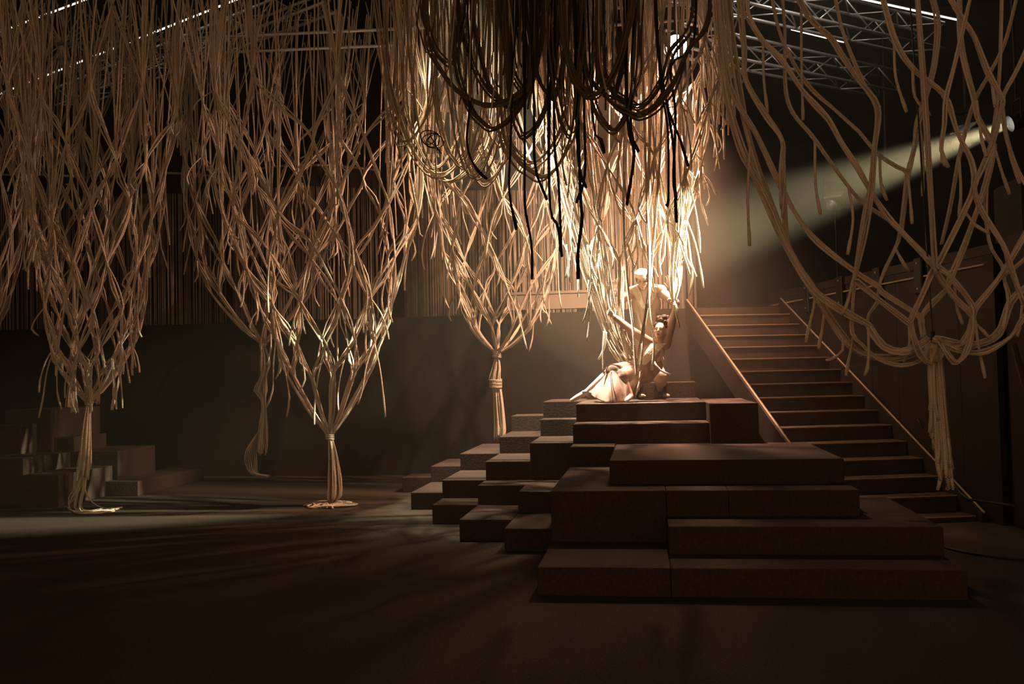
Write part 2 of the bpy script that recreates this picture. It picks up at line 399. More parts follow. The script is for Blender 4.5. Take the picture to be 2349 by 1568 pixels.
# pale board on the gallery in front of the curtains
bd = thing('long_crate', (at(1258, 712, 14.3).x, 14.3, GZ), 'long pale crate standing on the gallery edge in the haze', 'crate')
ca, cb = at(1167, 708, 14.25), at(1349, 666, 14.25)
bevel(MB().box(ca.x, cb.x, 14.24, 14.38, GZ + 0.09, cb.z - 0.03).build('side_panel', M_WHITE, bd), 0.006, 1)
MB().box(ca.x - 0.02, cb.x + 0.02, 14.225, 14.39, cb.z - 0.03, cb.z + 0.01).build('lid', M_WHITE, bd)
MB().box(ca.x - 0.01, cb.x + 0.01, 14.228, 14.385, GZ + 0.06, GZ + 0.095).build('base_rail', M_WHITE, bd)
for x in (ca.x + 0.05, (ca.x + cb.x) / 2, cb.x - 0.05):
    MB().tube([(x - 0.02, 14.3, GZ + 0.03), (x + 0.02, 14.3, GZ + 0.03)], 0.03, 10).build('caster', M_BLACK, bd)
for x in (ca.x, cb.x): MB().box(x - 0.015, x + 0.015, 14.23, 14.385, GZ + 0.09, cb.z - 0.03).build('corner_post', M_WHITE, bd)

# ------------------------------------------------------------------ trusses and light strips
def truss(A, B, w, h, label, name='lighting_truss', cell=0.5):
    A, B = Vector(A), Vector(B); d = (B - A).normalized(); s = d.cross(ZU).normalized() * w / 2; u = ZU * h / 2
    t = thing(name, (A + B) / 2, label, 'truss')
    for i, (a, b) in enumerate(((1, 1), (1, -1), (-1, 1), (-1, -1))):
        MB().tube([A + s * a + u * b, B + s * a + u * b], 0.024, 8).build('chord', M_STEEL, t, True)
    L = (B - A).length; n = int(L / cell)
    for k in range(n):
        p, q = A + d * L * k / n, A + d * L * (k + 1) / n
        if k % 2: p, q = q, p
        for a in (1, -1): MB().tube([p + s * a + u, q + s * a - u], 0.011, 5).build('brace', M_STEEL, t, True)
        MB().tube([p + s + u, q - s + u], 0.011, 5).build('brace', M_STEEL, t, True)
        MB().tube([p + s - u, q - s - u], 0.011, 5).build('brace', M_STEEL, t, True)
    return t
def at6(px, py, z): return atz(px, py, z)
truss(at6(1545, 88, 6.15), at6(2040, 193, 6.15), 0.34, 0.34, 'aluminium truss with a bright lower tube running above the stairs')
truss(at6(1500, -60, 6.6), at6(2140, 92, 6.6), 0.4, 0.4, 'aluminium truss behind and above the first one, ending in the dark')
truss(at6(150, 226, 7.0), at6(760, -12, 7.0), 0.34, 0.34, 'dim truss crossing behind the left ropes')
def strip(a, b, z, label, m=M_LED, r=0.014):
    A, B = atz(*a, z), atz(*b, z)
    t = thing('led_strip', (A + B) / 2, label, 'light strip', 'light strips under the ceiling')
    MB().tube([A + ZU * 0.03, B + ZU * 0.03], 0.025, 6).build('holder', M_BLACK, t); MB().tube([A, B], r, 6).build('tube', m, t)
strip((-40, 88), (215, -8), 7.6, 'glowing light strip seen through the outermost ropes in the corner')
strip((-40, 231), (560, -8), 7.2, 'long glowing light strip behind the dense left ropes')
strip((1960, -6), (2198, 46), 6.9, 'glowing light strip above the truss end over the stairs')
strip((1815, 68), (1935, 97), 6.75, 'short dim glowing strip between the two trusses', r=0.008)
def pipe(a, b, z, label):
    A, B = atz(*a, z), atz(*b, z)
    tag(MB().tube([A, B], 0.022, 8).build('hanging_pipe', M_STEEL, None, True), label, 'pipe')
pipe((-30, 108), (1010, 62), 6.0, 'long thin pipe the far rope tops are tied to')
pipe((30, 140), (900, 104), 5.9, 'second pipe just below and behind the rope knots')
pipe((1330, 62), (1690, 40), 6.0, 'pipe across the bright ropes near the overhead lamp')
pipe((1330, 22), (1690, 5), 6.2, 'upper pipe across the bright ropes near the overhead lamp')

# ------------------------------------------------------------------ lamps
def lamp(P, aim, r, m, label, lens_r=None, suspend=None, length=0.34):
    t = thing('stage_lamp', P, label, 'lamp'); P = Vector(P); d = (Vector(aim) - P).normalized()
    def ring(c, rr): return c, rr
    mb = MB(); mb.tube([P - d * length, P - d * length * 0.9, P - d * 0.1, P + d * 0.08], [r * 0.5, r * 0.8, r, r], 16, False)
    mb.build('housing', M_BLACK, t, True)
    mb = MB(); mb.tube([P - d * 0.02, P + d * 0.0], lens_r or r * 0.9, 20); mb.build('lens', m, t, True)
    s = d.cross(ZU).normalized()
    mb = MB(); mb.tube([P + s * (r + 0.02), P + s * (r + 0.02) + ZU * (r + 0.14), P - s * (r + 0.02) + ZU * (r + 0.14), P - s * (r + 0.02)], 0.012, 6); mb.build('yoke', M_BLACK, t)
    mb = MB(); mb.tube([P + ZU * (r + 0.14), P + ZU * (r + (suspend or 0.4))], 0.014, 6); mb.build('hanger', M_BLACK, t)
    return t
lamp(LAMP1, LAMP1 + (CAM - LAMP1) * 0.5 + Vector((0, 0, -1.5)), 0.15, M_LENS1, 'blazing warm overhead lamp among the dark swagged ropes', suspend=0.7)
lamp(LAMP2, L2_AIM, 0.09, M_LENS2, 'small white follow spot throwing a visible beam over the stairs', lens_r=0.06, suspend=ZC - LAMP2.z - 0.09)
def fixture(px, py, Y, aim, label, stand=False):
    P = at(px, py, Y); t = thing('moving_head_lamp', P, label, 'lamp')
    d = (Vector(aim) - P).normalized(); s = d.cross(ZU).normalized(); u = s.cross(d)
    T = Matrix(((s.x, d.x, u.x, P.x), (s.y, d.y, u.y, P.y), (s.z, d.z, u.z, P.z), (0, 0, 0, 1)))
    bevel(MB().box(-0.13, 0.13, -0.2, 0.2, -0.1, 0.1, T).build('body', M_BLACK, t), 0.02, 2)
    for k in range(5): MB().box(-0.135, 0.135, -0.16 + k * 0.06, -0.13 + k * 0.06, 0.1, 0.115, T).build('fin', M_STEEL, t)
    MB().tube([T @ Vector((0, 0.2, 0)), T @ Vector((0, 0.23, 0))], 0.085, 14).build('lens', M_STEEL, t, True)
    MB().box(-0.16, -0.14, -0.05, 0.05, -0.12, 0.3).build('yoke', M_BLACK, t).location = P
    MB().box(0.14, 0.16, -0.05, 0.05, -0.12, 0.3).build('yoke', M_BLACK, t).location = P
    MB().box(-0.16, 0.16, -0.06, 0.06, 0.3, 0.36).build('clamp', M_BLACK, t).location = P
    if stand: MB().tube([P + Vector((0, 0, -0.1)), Vector((P.x, P.y, GZ))], 0.02, 8).build('stand', M_BLACK, t)
fixture(2216, 312, 12.9, (0, 9, 1), 'black moving-head lamp hanging just under the white beam')
fixture(1915, 462, 15.2, (0, 9, 1), 'dim moving-head lamp lost in the beam haze above the stairs', True)
# drop chains / straps
def strap(px, y0, y1, Y, label, r=0.02, m=None):
    tag(MB().tube([at(px, y0, Y), at(px + 4, (y0 + y1) / 2, Y), at(px + 10, y1, Y)], r, 6).build('drop_cable', m or M_CABLE), label, 'cable')
strap(2206, -40, 296, 12.9, 'thick dark cable dropping to the moving-head lamp')
TE = at6(2030, 189, 6.15); strap(2022, -112, 395, TE.y, 'dim cable hanging from the truss end', 0.018, M_STAIR)
tag(MB().tube([at(2085, -30, 8.3), at(2105, 250, 8.3), at(2122, 500, 8.3), at(2139, 768, 8.3)], 0.007, 6).build('steel_cable', M_CABLE), 'thin black cable the coarse braided net is hung from', 'cable')

# ------------------------------------------------------------------ rope nets
def net(name, label, Y0, prof, rows, n, cords, kd, tail, tails, m=M_ROPE, ztop=6.4, spread=1.0, r=ROPE_R, seed=1, gather=True, finish=None, bounce=0.25,
        arcfrac=1.0, group='hanging rope nets', topjit=0.2, step=0.11, floor_end=False, extra_top=0):
    """prof: list of (py, pxl, pxr) silhouettes in the plane Y0, top to bottom; rows: py of the knot rows; the net is a closed
    round goblet, kd = depth / width."""
    rng = random.Random(seed)
    def sil(py):
        for (a, b) in zip(prof, prof[1:]):
            if a[0] <= py <= b[0]:
                t = (py - a[0]) / (b[0] - a[0]); return a[1] + (b[1] - a[1]) * t, a[2] + (b[2] - a[2]) * t
        q = prof[0] if py < prof[0][0] else prof[-1]; return q[1], q[2]
    gpx = (prof[-1][1] + prof[-1][2]) / 2; G = at(gpx, prof[-1][0], Y0)
    root = thing(name, (G.x, G.y, max(0, G.z)), label, 'rope net', group)
    nodes = []
    for i, py in enumerate(rows):
        l, rr = sil(py); a, b = at(l, py, Y0), at(rr, py, Y0); cx = (a.x + b.x) / 2; rx = (b.x - a.x) / 2
        jit = 0.16 * rx / (1 + i * .35)
        row = []
        for j in range(n):
            th = 2 * PI * (j + 0.5 * (i % 2)) / n + rng.uniform(-0.25, 0.25) / n * 2
            row.append(Vector((cx + rx * math.cos(th) + rng.uniform(-jit, jit) * 0.5, Y0 + kd * rx * math.sin(th), a.z + rng.uniform(-0.13, 0.13) * (1 if i < len(rows) - 2 else .4))))
        nodes.append(row)
    # two bundles leave every node; they bounce or cross at the next one
    paths = []; inc = []
    for j in range(n):
        paths += [[(0, j)], [(0, j)]]; inc.append([(2 * j, 0), (2 * j + 1, 1)])     # (path, heading 0 = left, 1 = right)
    for i in range(len(rows) - 1):
        nxt = [[] for _ in range(n)]
        for j in range(n):
            a = sorted(inc[j], key=lambda t: t[1])
            if len(a) == 2 and rng.random() < bounce: a = a[::-1]
            lo = (j - 1) % n if i % 2 == 0 else j       # row i even: neighbours j-1 / j ; odd: j / j+1
            hi = j if i % 2 == 0 else (j + 1) % n
            for hd_, ((q, _), tgt) in enumerate(zip(a, (lo, hi))): paths[q].append((i + 1, tgt)); nxt[tgt].append((q, hd_))
        inc = nxt
    for q, path in enumerate(paths):
        bundle_top = nodes[0][path[0][1]]
        for c in range(cords):
            P = []
            tx = Vector((bundle_top.x + rng.uniform(-topjit, topjit) * 2, bundle_top.y + rng.uniform(-topjit, topjit) * 3, ztop))
            P.append(tx)
            P.append(tx.lerp(bundle_top, 0.55) + Vector((rng.uniform(-0.05, 0.05), rng.uniform(-0.05, 0.05), 0)))
            for k, (i, j) in enumerate(path):
                N = nodes[i][j]; o = Vector((rng.uniform(-1, 1), rng.uniform(-1, 1), 0)) * (r * 1.5)
                if k > 0:
                    Pm = nodes[path[k - 1][0]][path[k - 1][1]]
                    mid = Pm.lerp(N, 0.5) + Vector(((c - (cords - 1) / 2) * r * 2.0 + rng.uniform(-1, 1) * r * 3, rng.uniform(-1, 1) * r * 4, -0.02 * (Pm - N).length))
                    P.append(mid)
                P.append(N + o)
            if gather:
                l = P[-1]; P.append(l.lerp(G, 0.6) + Vector((0, 0, -0.06 * (l - G).length)) + Vector((rng.uniform(-1, 1), rng.uniform(-1, 1), 0)) * 0.02)
                P.append(G + Vector((rng.uniform(-1, 1), rng.uniform(-1, 1), rng.uniform(-0.3, 1))) * 0.035)
            if finish: P += finish(P[-1], rng)
            cord('rope', smooth_path(P, step), m, root, r, 5)
    # short loose ends below the knots
    for k in range(tails):
        i = rng.randrange(0, len(rows) - 1); N = nodes[i][rng.randrange(n)]
        L = rng.uniform(0.25, 0.95); bx, by = rng.uniform(-0.13, 0.13), rng.uniform(-0.1, 0.1)
        P = [N, N + Vector((bx, by, -0.35 * L)), N + Vector((bx * 1.6, by * 1.5, -0.75 * L)), N + Vector((bx * 1.4 + rng.uniform(-.08, .08), by * 1.5, -L))]
        cord('rope_end', smooth_path(P, 0.08), m, root, r, 5, end_knob=True)
    # thin extra hangers between the knots and the grid
    for k in range(extra_top):
        N = nodes[rng.randrange(0, min(3, len(rows)))][rng.randrange(n)]
        T = Vector((N.x + rng.uniform(-0.2, 0.2), N.y + rng.uniform(-0.3, 0.3), ztop))
        e = N + Vector((rng.uniform(-0.15, 0.15), 0, -rng.uniform(0.1, 0.9)))
        cord('rope', smooth_path([T, T.lerp(N, .5) + Vector((rng.uniform(-.05, .05), 0, 0)), N, e], 0.15), m, root, r, 5)
    return root, G, nodes

def ringwrap(parent, c, rad, turns, m, hgt=0.05, name='binding'):
    P = []
    for k in range(turns * 10 + 1):
        a = 2 * PI * k / 10; P.append(Vector((c.x + rad * math.cos(a), c.y + rad * math.sin(a), c.z - hgt * k / (turns * 10) + hgt / 2)))
    return cord(name, P, m, parent, ROPE_R, 5)

def tassel(root, G, centre, n, m, seed=0, r=ROPE_R, frayed=0.0, wid=None):
    """strands falling from the knot G along centre = [(point, half_width)]; the last point may vary in length"""
    rng = random.Random(seed)
    for k in range(n):
        a = rng.uniform(0, 2 * PI); q = math.sqrt(rng.uniform(0.05, 1)); cut = rng.uniform(1 - frayed, 1)
        P = [G + Vector((math.cos(a), math.sin(a), 0)) * 0.02 * q]
        K = len(centre)
        for i, (c, hw) in enumerate(centre):
            w = hw * q; pt = Vector(c) + Vector((math.cos(a) * w, math.sin(a) * w, 0)) + Vector((rng.uniform(-1, 1), rng.uniform(-1, 1), 0)) * hw * 0.12
            if i == K - 1 and cut < 1: pt = P[-1].lerp(pt, 0.4 + 0.6 * (cut - (1 - frayed)) / max(frayed, 1e-6))
            P.append(pt)
        cord('tassel_strand', smooth_path(P, 0.07), m, root, r, 5, end_knob=True)

# goblet net standing on the floor (second from the corner)
Y2 = 10.93
n2, G2, _ = net('goblet_net', 'large cream rope net narrowing to a tied stem that stands on the floor', Y2,
    [(0, 455, 985), (250, 470, 978), (420, 505, 962), (560, 548, 935), (680, 600, 905), (770, 632, 880), (850, 655, 850), (920, 690, 815), (975, 728, 786), (1000, 757, 757)],
    [260, 385, 500, 605, 700, 790, 868], 11, 4, 0.75, None, 70, extra_top=60, seed=3, ztop=6.6)
ringwrap(n2, G2, 0.05, 3, M_ROPE, 0.07)
tassel(n2, G2, [(at(762, 1040, Y2), .055), (at(766, 1100, Y2), .085), (at(766, 1135, Y2), .09), (at(760, 1150, Y2), .05)], 30, M_ROPE, 5, frayed=.45)
rg = random.Random(4)
for k in range(9):     # coil of rope ends on the floor
    c0 = atz(758, 1158, 0.012); rad = 0.05 + 0.028 * k; P = [G2 + Vector((0, 0, -0.3)), atz(760, 1140, 0.1)]
    P += [Vector((c0.x + rad * (1 + .22 * math.sin(3 * a + k)) * math.cos(a), c0.y + rad * 0.8 * (1 + .2 * math.cos(2 * a + 2 * k)) * math.sin(a), 0.012 + 0.03 * rg.random())) for a in [k + 2 * PI * i / 12 for i in range(12)]]
    cord('coiled_rope_end', smooth_path(P[2:], 0.05), M_ROPE, n2, ROPE_R, 5)

for k in range(14):    # loose ends poking out of the coil
    a = 2 * PI * k / 14 + rg.uniform(-.2, .2); r0, r1 = rg.uniform(.05, .15), rg.uniform(.22, .34); q = a + rg.uniform(-.6, .6)
    cord('coiled_rope_end', smooth_path([Vector((c0.x + r0 * math.cos(a), c0.y + r0 * math.sin(a), .04)), Vector((c0.x + .6 * r1 * math.cos(q), c0.y + .6 * r1 * math.sin(q), .03)), Vector((c0.x + r1 * math.cos(q), c0.y + .85 * r1 * math.sin(q), .012))], .04), M_ROPE, n2, ROPE_R, 5, end_knob=True)

# corner net with tassels reaching the floor
Y1 = 10.6
n1, G1, nd1 = net('corner_rope_net', 'tall narrow rope net with frayed tassel ends, its stem trailing on the floor', Y1,
    [(0, 20, 420), (200, 35, 405), (350, 60, 380), (480, 85, 355), (600, 105, 335), (700, 112, 320), (780, 122, 303), (850, 142, 275), (905, 172, 236), (922, 202, 206)],
    [260, 390, 510, 620, 715, 800, 860], 11, 4, 0.8, None, 60, extra_top=60, seed=8, ztop=6.6)
ringwrap(n1, G1, 0.045, 3, M_ROPE, 0.06)
tassel(n1, G1, [(at(200, 975, Y1), .05), (at(196, 1040, Y1), .07), (at(190, 1105, Y1), .1)], 26, M_ROPE, 9, frayed=.4)
fl = lambda x, y: atz(x, y, 0.013)
for k in range(10):
    a, b = rg.uniform(-9, 9), rg.uniform(-3, 3)
    if k < 3: P = [at(196, 1000, Y1), at(190 - k * 4, 1100, Y1), at(172 - 7 * k, 1140, Y1), fl(156 + 3 * k, 1165 + k), fl(185, 1176 + b), fl(240, 1172 + b)]
    elif k < 8: P = [at(198, 1000, Y1), at(190 + a, 1100, Y1), at(180 + a, 1150, Y1), fl(182 + a, 1170 + b), fl(215 + a, 1174 + b), fl(250 + 3 * a, 1169 + b)]
    else: P = [at(198, 1050, Y1), at(195, 1120, Y1), at(208 + a / 2, 1150, Y1), fl(232, 1163), fl(255, 1168 + b), fl(280, 1163)]
    cord('trailing_rope', smooth_path(P, 0.06), M_ROPE, n1, ROPE_R * 0.9, 5, end_knob=True)
for (px, py, L) in [(150, 880, .35), (165, 915, .3), (207, 900, .45), (214, 915, .3), (268, 900, .4), (262, 890, .5), (280, 895, .45), (305, 800, .45), (118, 770, .4), (128, 830, .35), (228, 880, .5), (172, 900, .5), (300, 830, .3)]:
    p = at(px, py, Y1 - rg.uniform(0, .4)); e = p + Vector((rg.uniform(-.04, .04), 0, -L * .5)); s = p + Vector((rg.uniform(-.06, .06), 0, L * .7))
    for q in range(2): cord('twisted_end', smooth_path([s + rv(.02), p + rv(.012), e + rv(.02)], 0.05), M_ROPE, n1, ROPE_R * 0.8, 5, end_knob=True)

# hanging net with a long looped tail, behind the goblet net
Y3 = 13.4
n3, G3, _ = net('rope_net_with_looped_tail', 'smaller brown-lit rope net behind the goblet net, its tail knotted and hanging free', Y3,
    [(0, 395, 860), (200, 405, 850), (380, 420, 800), (500, 436, 765), (600, 462, 735), (690, 500, 700), (745, 545, 655), (775, 580, 626), (790, 603, 603)],
    [270, 390, 500, 595, 680], 11, 4, 0.7, None, 50, extra_top=60, seed=21, ztop=6.9)
ringwrap(n3, G3, 0.05, 2, M_ROPE, 0.05)
tassel(n3, G3, [(at(608, 830, Y3), .08), (at(604, 862, Y3), .05), (at(596, 895, Y3), .11), (at(604, 918, Y3), .035), (at(604, 990, Y3), .07), (at(600, 1050, Y3), .09)], 26, M_ROPE, 2, frayed=.25)
for k in range(7):
    t = k / 6; P = [at(604, 918, Y3), at(600 - 5 * t, 975, Y3 - .05 * t), at(588 - 22 * (1 - t), 1030, Y3 + .04 * k - .1), at(563 + 26 * t, 1062 + 5 * math.sin(k), Y3 + .05 * math.sin(2 * k)), at(575 + 17 * t, 1085, Y3 + .05 * math.cos(k)), at(600 + 3 * k, 1092 + 2 * math.sin(3 * k), Y3 + .04 * math.sin(k))]
    cord('looped_strand', smooth_path(P, 0.06), M_ROPE, n3, ROPE_R, 5, end_knob=True)

# short net with knotted tassel, left of the performers
Y4 = 12.85
n4, G4, _ = net('knotted_rope_net', 'rope net gathered into a big knot and tassel above the lit steps', Y4,
    [(0, 950, 1360), (200, 965, 1345), (350, 980, 1330), (450, 992, 1312), (550, 1010, 1292), (640, 1035, 1268), (710, 1062, 1240), (760, 1085, 1215), (795, 1105, 1190), (812, 1140, 1140)],
    [255, 375, 485, 585, 672, 748], 9, 4, 0.7, None, 60, extra_top=60, seed=33, ztop=6.8)
ringwrap(n4, G4, 0.06, 4, M_ROPE, 0.09)
tassel(n4, G4, [(at(1138, 845, Y4), .06), (at(1134, 870, Y4), .09), (at(1139, 886, Y4), .06), (at(1143, 930, Y4), .075), (at(1146, 985, Y4), .085), (at(1143, 1016, Y4), .07)], 32, M_ROPE, 12, frayed=.3)
for k in range(3): ringwrap(n4, at(1137, 872 + 7 * k, Y4), 0.085, 2, M_ROPE, 0.03, 'knot_turn')

# dim net behind the corner column
Y9 = 12.9
n9, G9, _ = net('dim_rope_net', 'dim rope net hanging behind the corner column, its tail cut short above the dark blocks', Y9,
    [(0, -40, 330), (250, 0, 320), (450, 60, 290), (600, 105, 250), (690, 135, 215), (735, 160, 188), (745, 173, 173)],
    [150, 290, 420, 530, 630], 10, 4, 0.7, None, 30, extra_top=60, seed=44, ztop=6.9)
tassel(n9, G9, [(at(172, 800, Y9), .06), (at(166, 860, Y9), .05), (at(162, 920, Y9), .09), (at(159, 990, Y9), .09)], 22, M_ROPE, 31, frayed=.05)
# partial net at the frame edge
n8, G8, _ = net('edge_rope_net', 'dim rope net cut by the picture edge, hanging lowest beside the corner column', 11.9,
    [(0, -230, 110), (250, -190, 85), (450, -160, 62), (600, -140, 35), (720, -115, 5), (800, -80, -30), (860, -55, -55)],
    [150, 300, 430, 550, 660, 750], 10, 4, 0.7, None, 30, extra_top=60, seed=45, ztop=6.9)
# performers' net
Y5 = 11.05
LAP, HANDR = at(1440, 838, 10.75), at(1546, 688, 10.76)
def n5_finish(p, rng):
    l, r_ = at(1352, 615, p.y).x, at(1562, 615, p.y).x; u = (p.x - l) / (r_ - l); j = lambda a: Vector((rng.uniform(-a, a), rng.uniform(-a, a), 0))
    if u < .42:
        e = LAP + j(.05) + Vector((.1 * u, 0, 0)); return [p.lerp(e, .5) + Vector((-.08 * (1 - u), 0, -.03)) + j(.03), e]
    if u > .72:
        e = HANDR + j(.02); return [p.lerp(e, .5) + j(.02), e]
    e = p + Vector((rng.uniform(-.06, .06), 0, -rng.uniform(.08, .35))); return [p.lerp(e, .5) + j(.02), e]
n5, G5, nd5 = net('performers_net', 'brightly lit rope net spread above and around the two performers', Y5,
    [(0, 1195, 1690), (150, 1225, 1665), (260, 1245, 1635), (400, 1290, 1605), (520, 1325, 1580), (620, 1352, 1562), (700, 1385, 1548), (780, 1405, 1530), (838, 1432, 1508), (846, 1436, 1504)],
    [150, 290, 410, 520, 615], 10, 3, 0.62, None, 90, seed=51, ztop=6.6, gather=False, extra_top=36, finish=n5_finish)
rg5 = random.Random(77)
def pxcord(root, pl, Y, m=M_ROPE, j=3.0, name='rope', knob=False, r=ROPE_R, dY=0.05, rng=rg5, step=0.1):
    P = []
    ox, oy = rng.uniform(-j, j), rng.uniform(-dY, dY)
    for i, q in enumerate(pl):
        yy = (q[2] if len(q) > 2 else Y)
        P.append(at(q[0] + ox + rng.uniform(-j, j) * .5, q[1] + rng.uniform(-2, 2), yy + oy + rng.uniform(-dY, dY) * .5))
    return cord(name, smooth_path(P, step), m, root, r, 6, end_knob=knob)
for k in range(16):    # the thick fall of cords down to the lap
    t = k / 15
    pxcord(n5, [(1195 + 40 * t, -30), (1225 + 25 * t, 180), (1262 + 24 * t, 360), (1300 + 26 * t, 500), (1335 + 24 * t, 620), (1368 + 22 * t, 720), (1398 + 26 * t, 800), (1428 + 24 * t, 840)], 10.85, j=4, dY=.12)
for k in range(8):
    pxcord(n5, [(1300 + 8 * k, -30), (1330 + 4 * k, 250), (1352 + 3 * k, 430), (1375 + 3 * k, 600), (1396 + 3 * k, 720), (1418 + 5 * k, 800), (1440 + 5 * k, 838)], 10.8, j=4, dY=.1)
for pl in ([(1530, 380), (1548, 520), (1542, 620), (1545, 690)], [(1560, 300), (1565, 480), (1555, 600), (1546, 690)], [(1575, 330), (1556, 520), (1548, 640), (1544, 695)]):
    for q in range(4): pxcord(n5, [(pl[0][0] + 8, -30)] + pl, 10.75, j=3)
for pl in ([(1430, -30), (1436, 300), (1430, 480), (1437, 640), (1450, 740), (1458, 830), (1462, 870)], [(1500, -30), (1490, 300), (1484, 520), (1492, 640), (1480, 740), (1468, 850)],
           [(1470, -30), (1480, 380), (1490, 560), (1489, 700), (1500, 790), (1496, 848)], [(1520, -30), (1516, 300), (1500, 540), (1484, 700), (1466, 800), (1460, 860)]):
    for q in range(3): pxcord(n5, pl, 10.55, j=2.5, dY=.04)
for pl in ([(1350, 640), (1352, 720), (1348, 780)], [(1348, 560), (1356, 640), (1349, 700), (1338, 742)], [(1385, 760), (1382, 800), (1384, 858)], [(1392, 760), (1386, 800), (1374, 824)],
           [(1500, 830), (1514, 850), (1538, 857)], [(1470, 840), (1467, 880), (1458, 905)], [(1550, 600), (1558, 650), (1549, 690)], [(1560, 560), (1572, 600), (1582, 628)], [(1548, 700), (1552, 725), (1559, 750)],
           [(1300, 560), (1305, 610), (1298, 637)], [(1310, 540), (1316, 590), (1326, 633)], [(1440, 560), (1447, 590), (1455, 607)], [(1490, 590), (1502, 620), (1510, 637)]):
    pxcord(n5, pl, 10.6, j=1, name='rope_end', knob=True, step=.05)
for k in range(70):   # the shaggy fringe of cut ends below the lamp
    x = (rg5.uniform(1590, 1690) if k % 2 else rg5.uniform(1480, 1518)) if k < 50 else rg5.uniform(1320, 1500); y = rg5.uniform(120, 420) if x < 1600 else rg5.uniform(60, 300)
    pxcord(n5, [(x + rg5.uniform(-10, 30), -40), (x + rg5.uniform(-8, 16), y * .5), (x, y), (x + rg5.uniform(-12, 14), y + rg5.uniform(60, 150))], 11.2, j=2, name='rope_end', knob=True, dY=.35, step=.15)

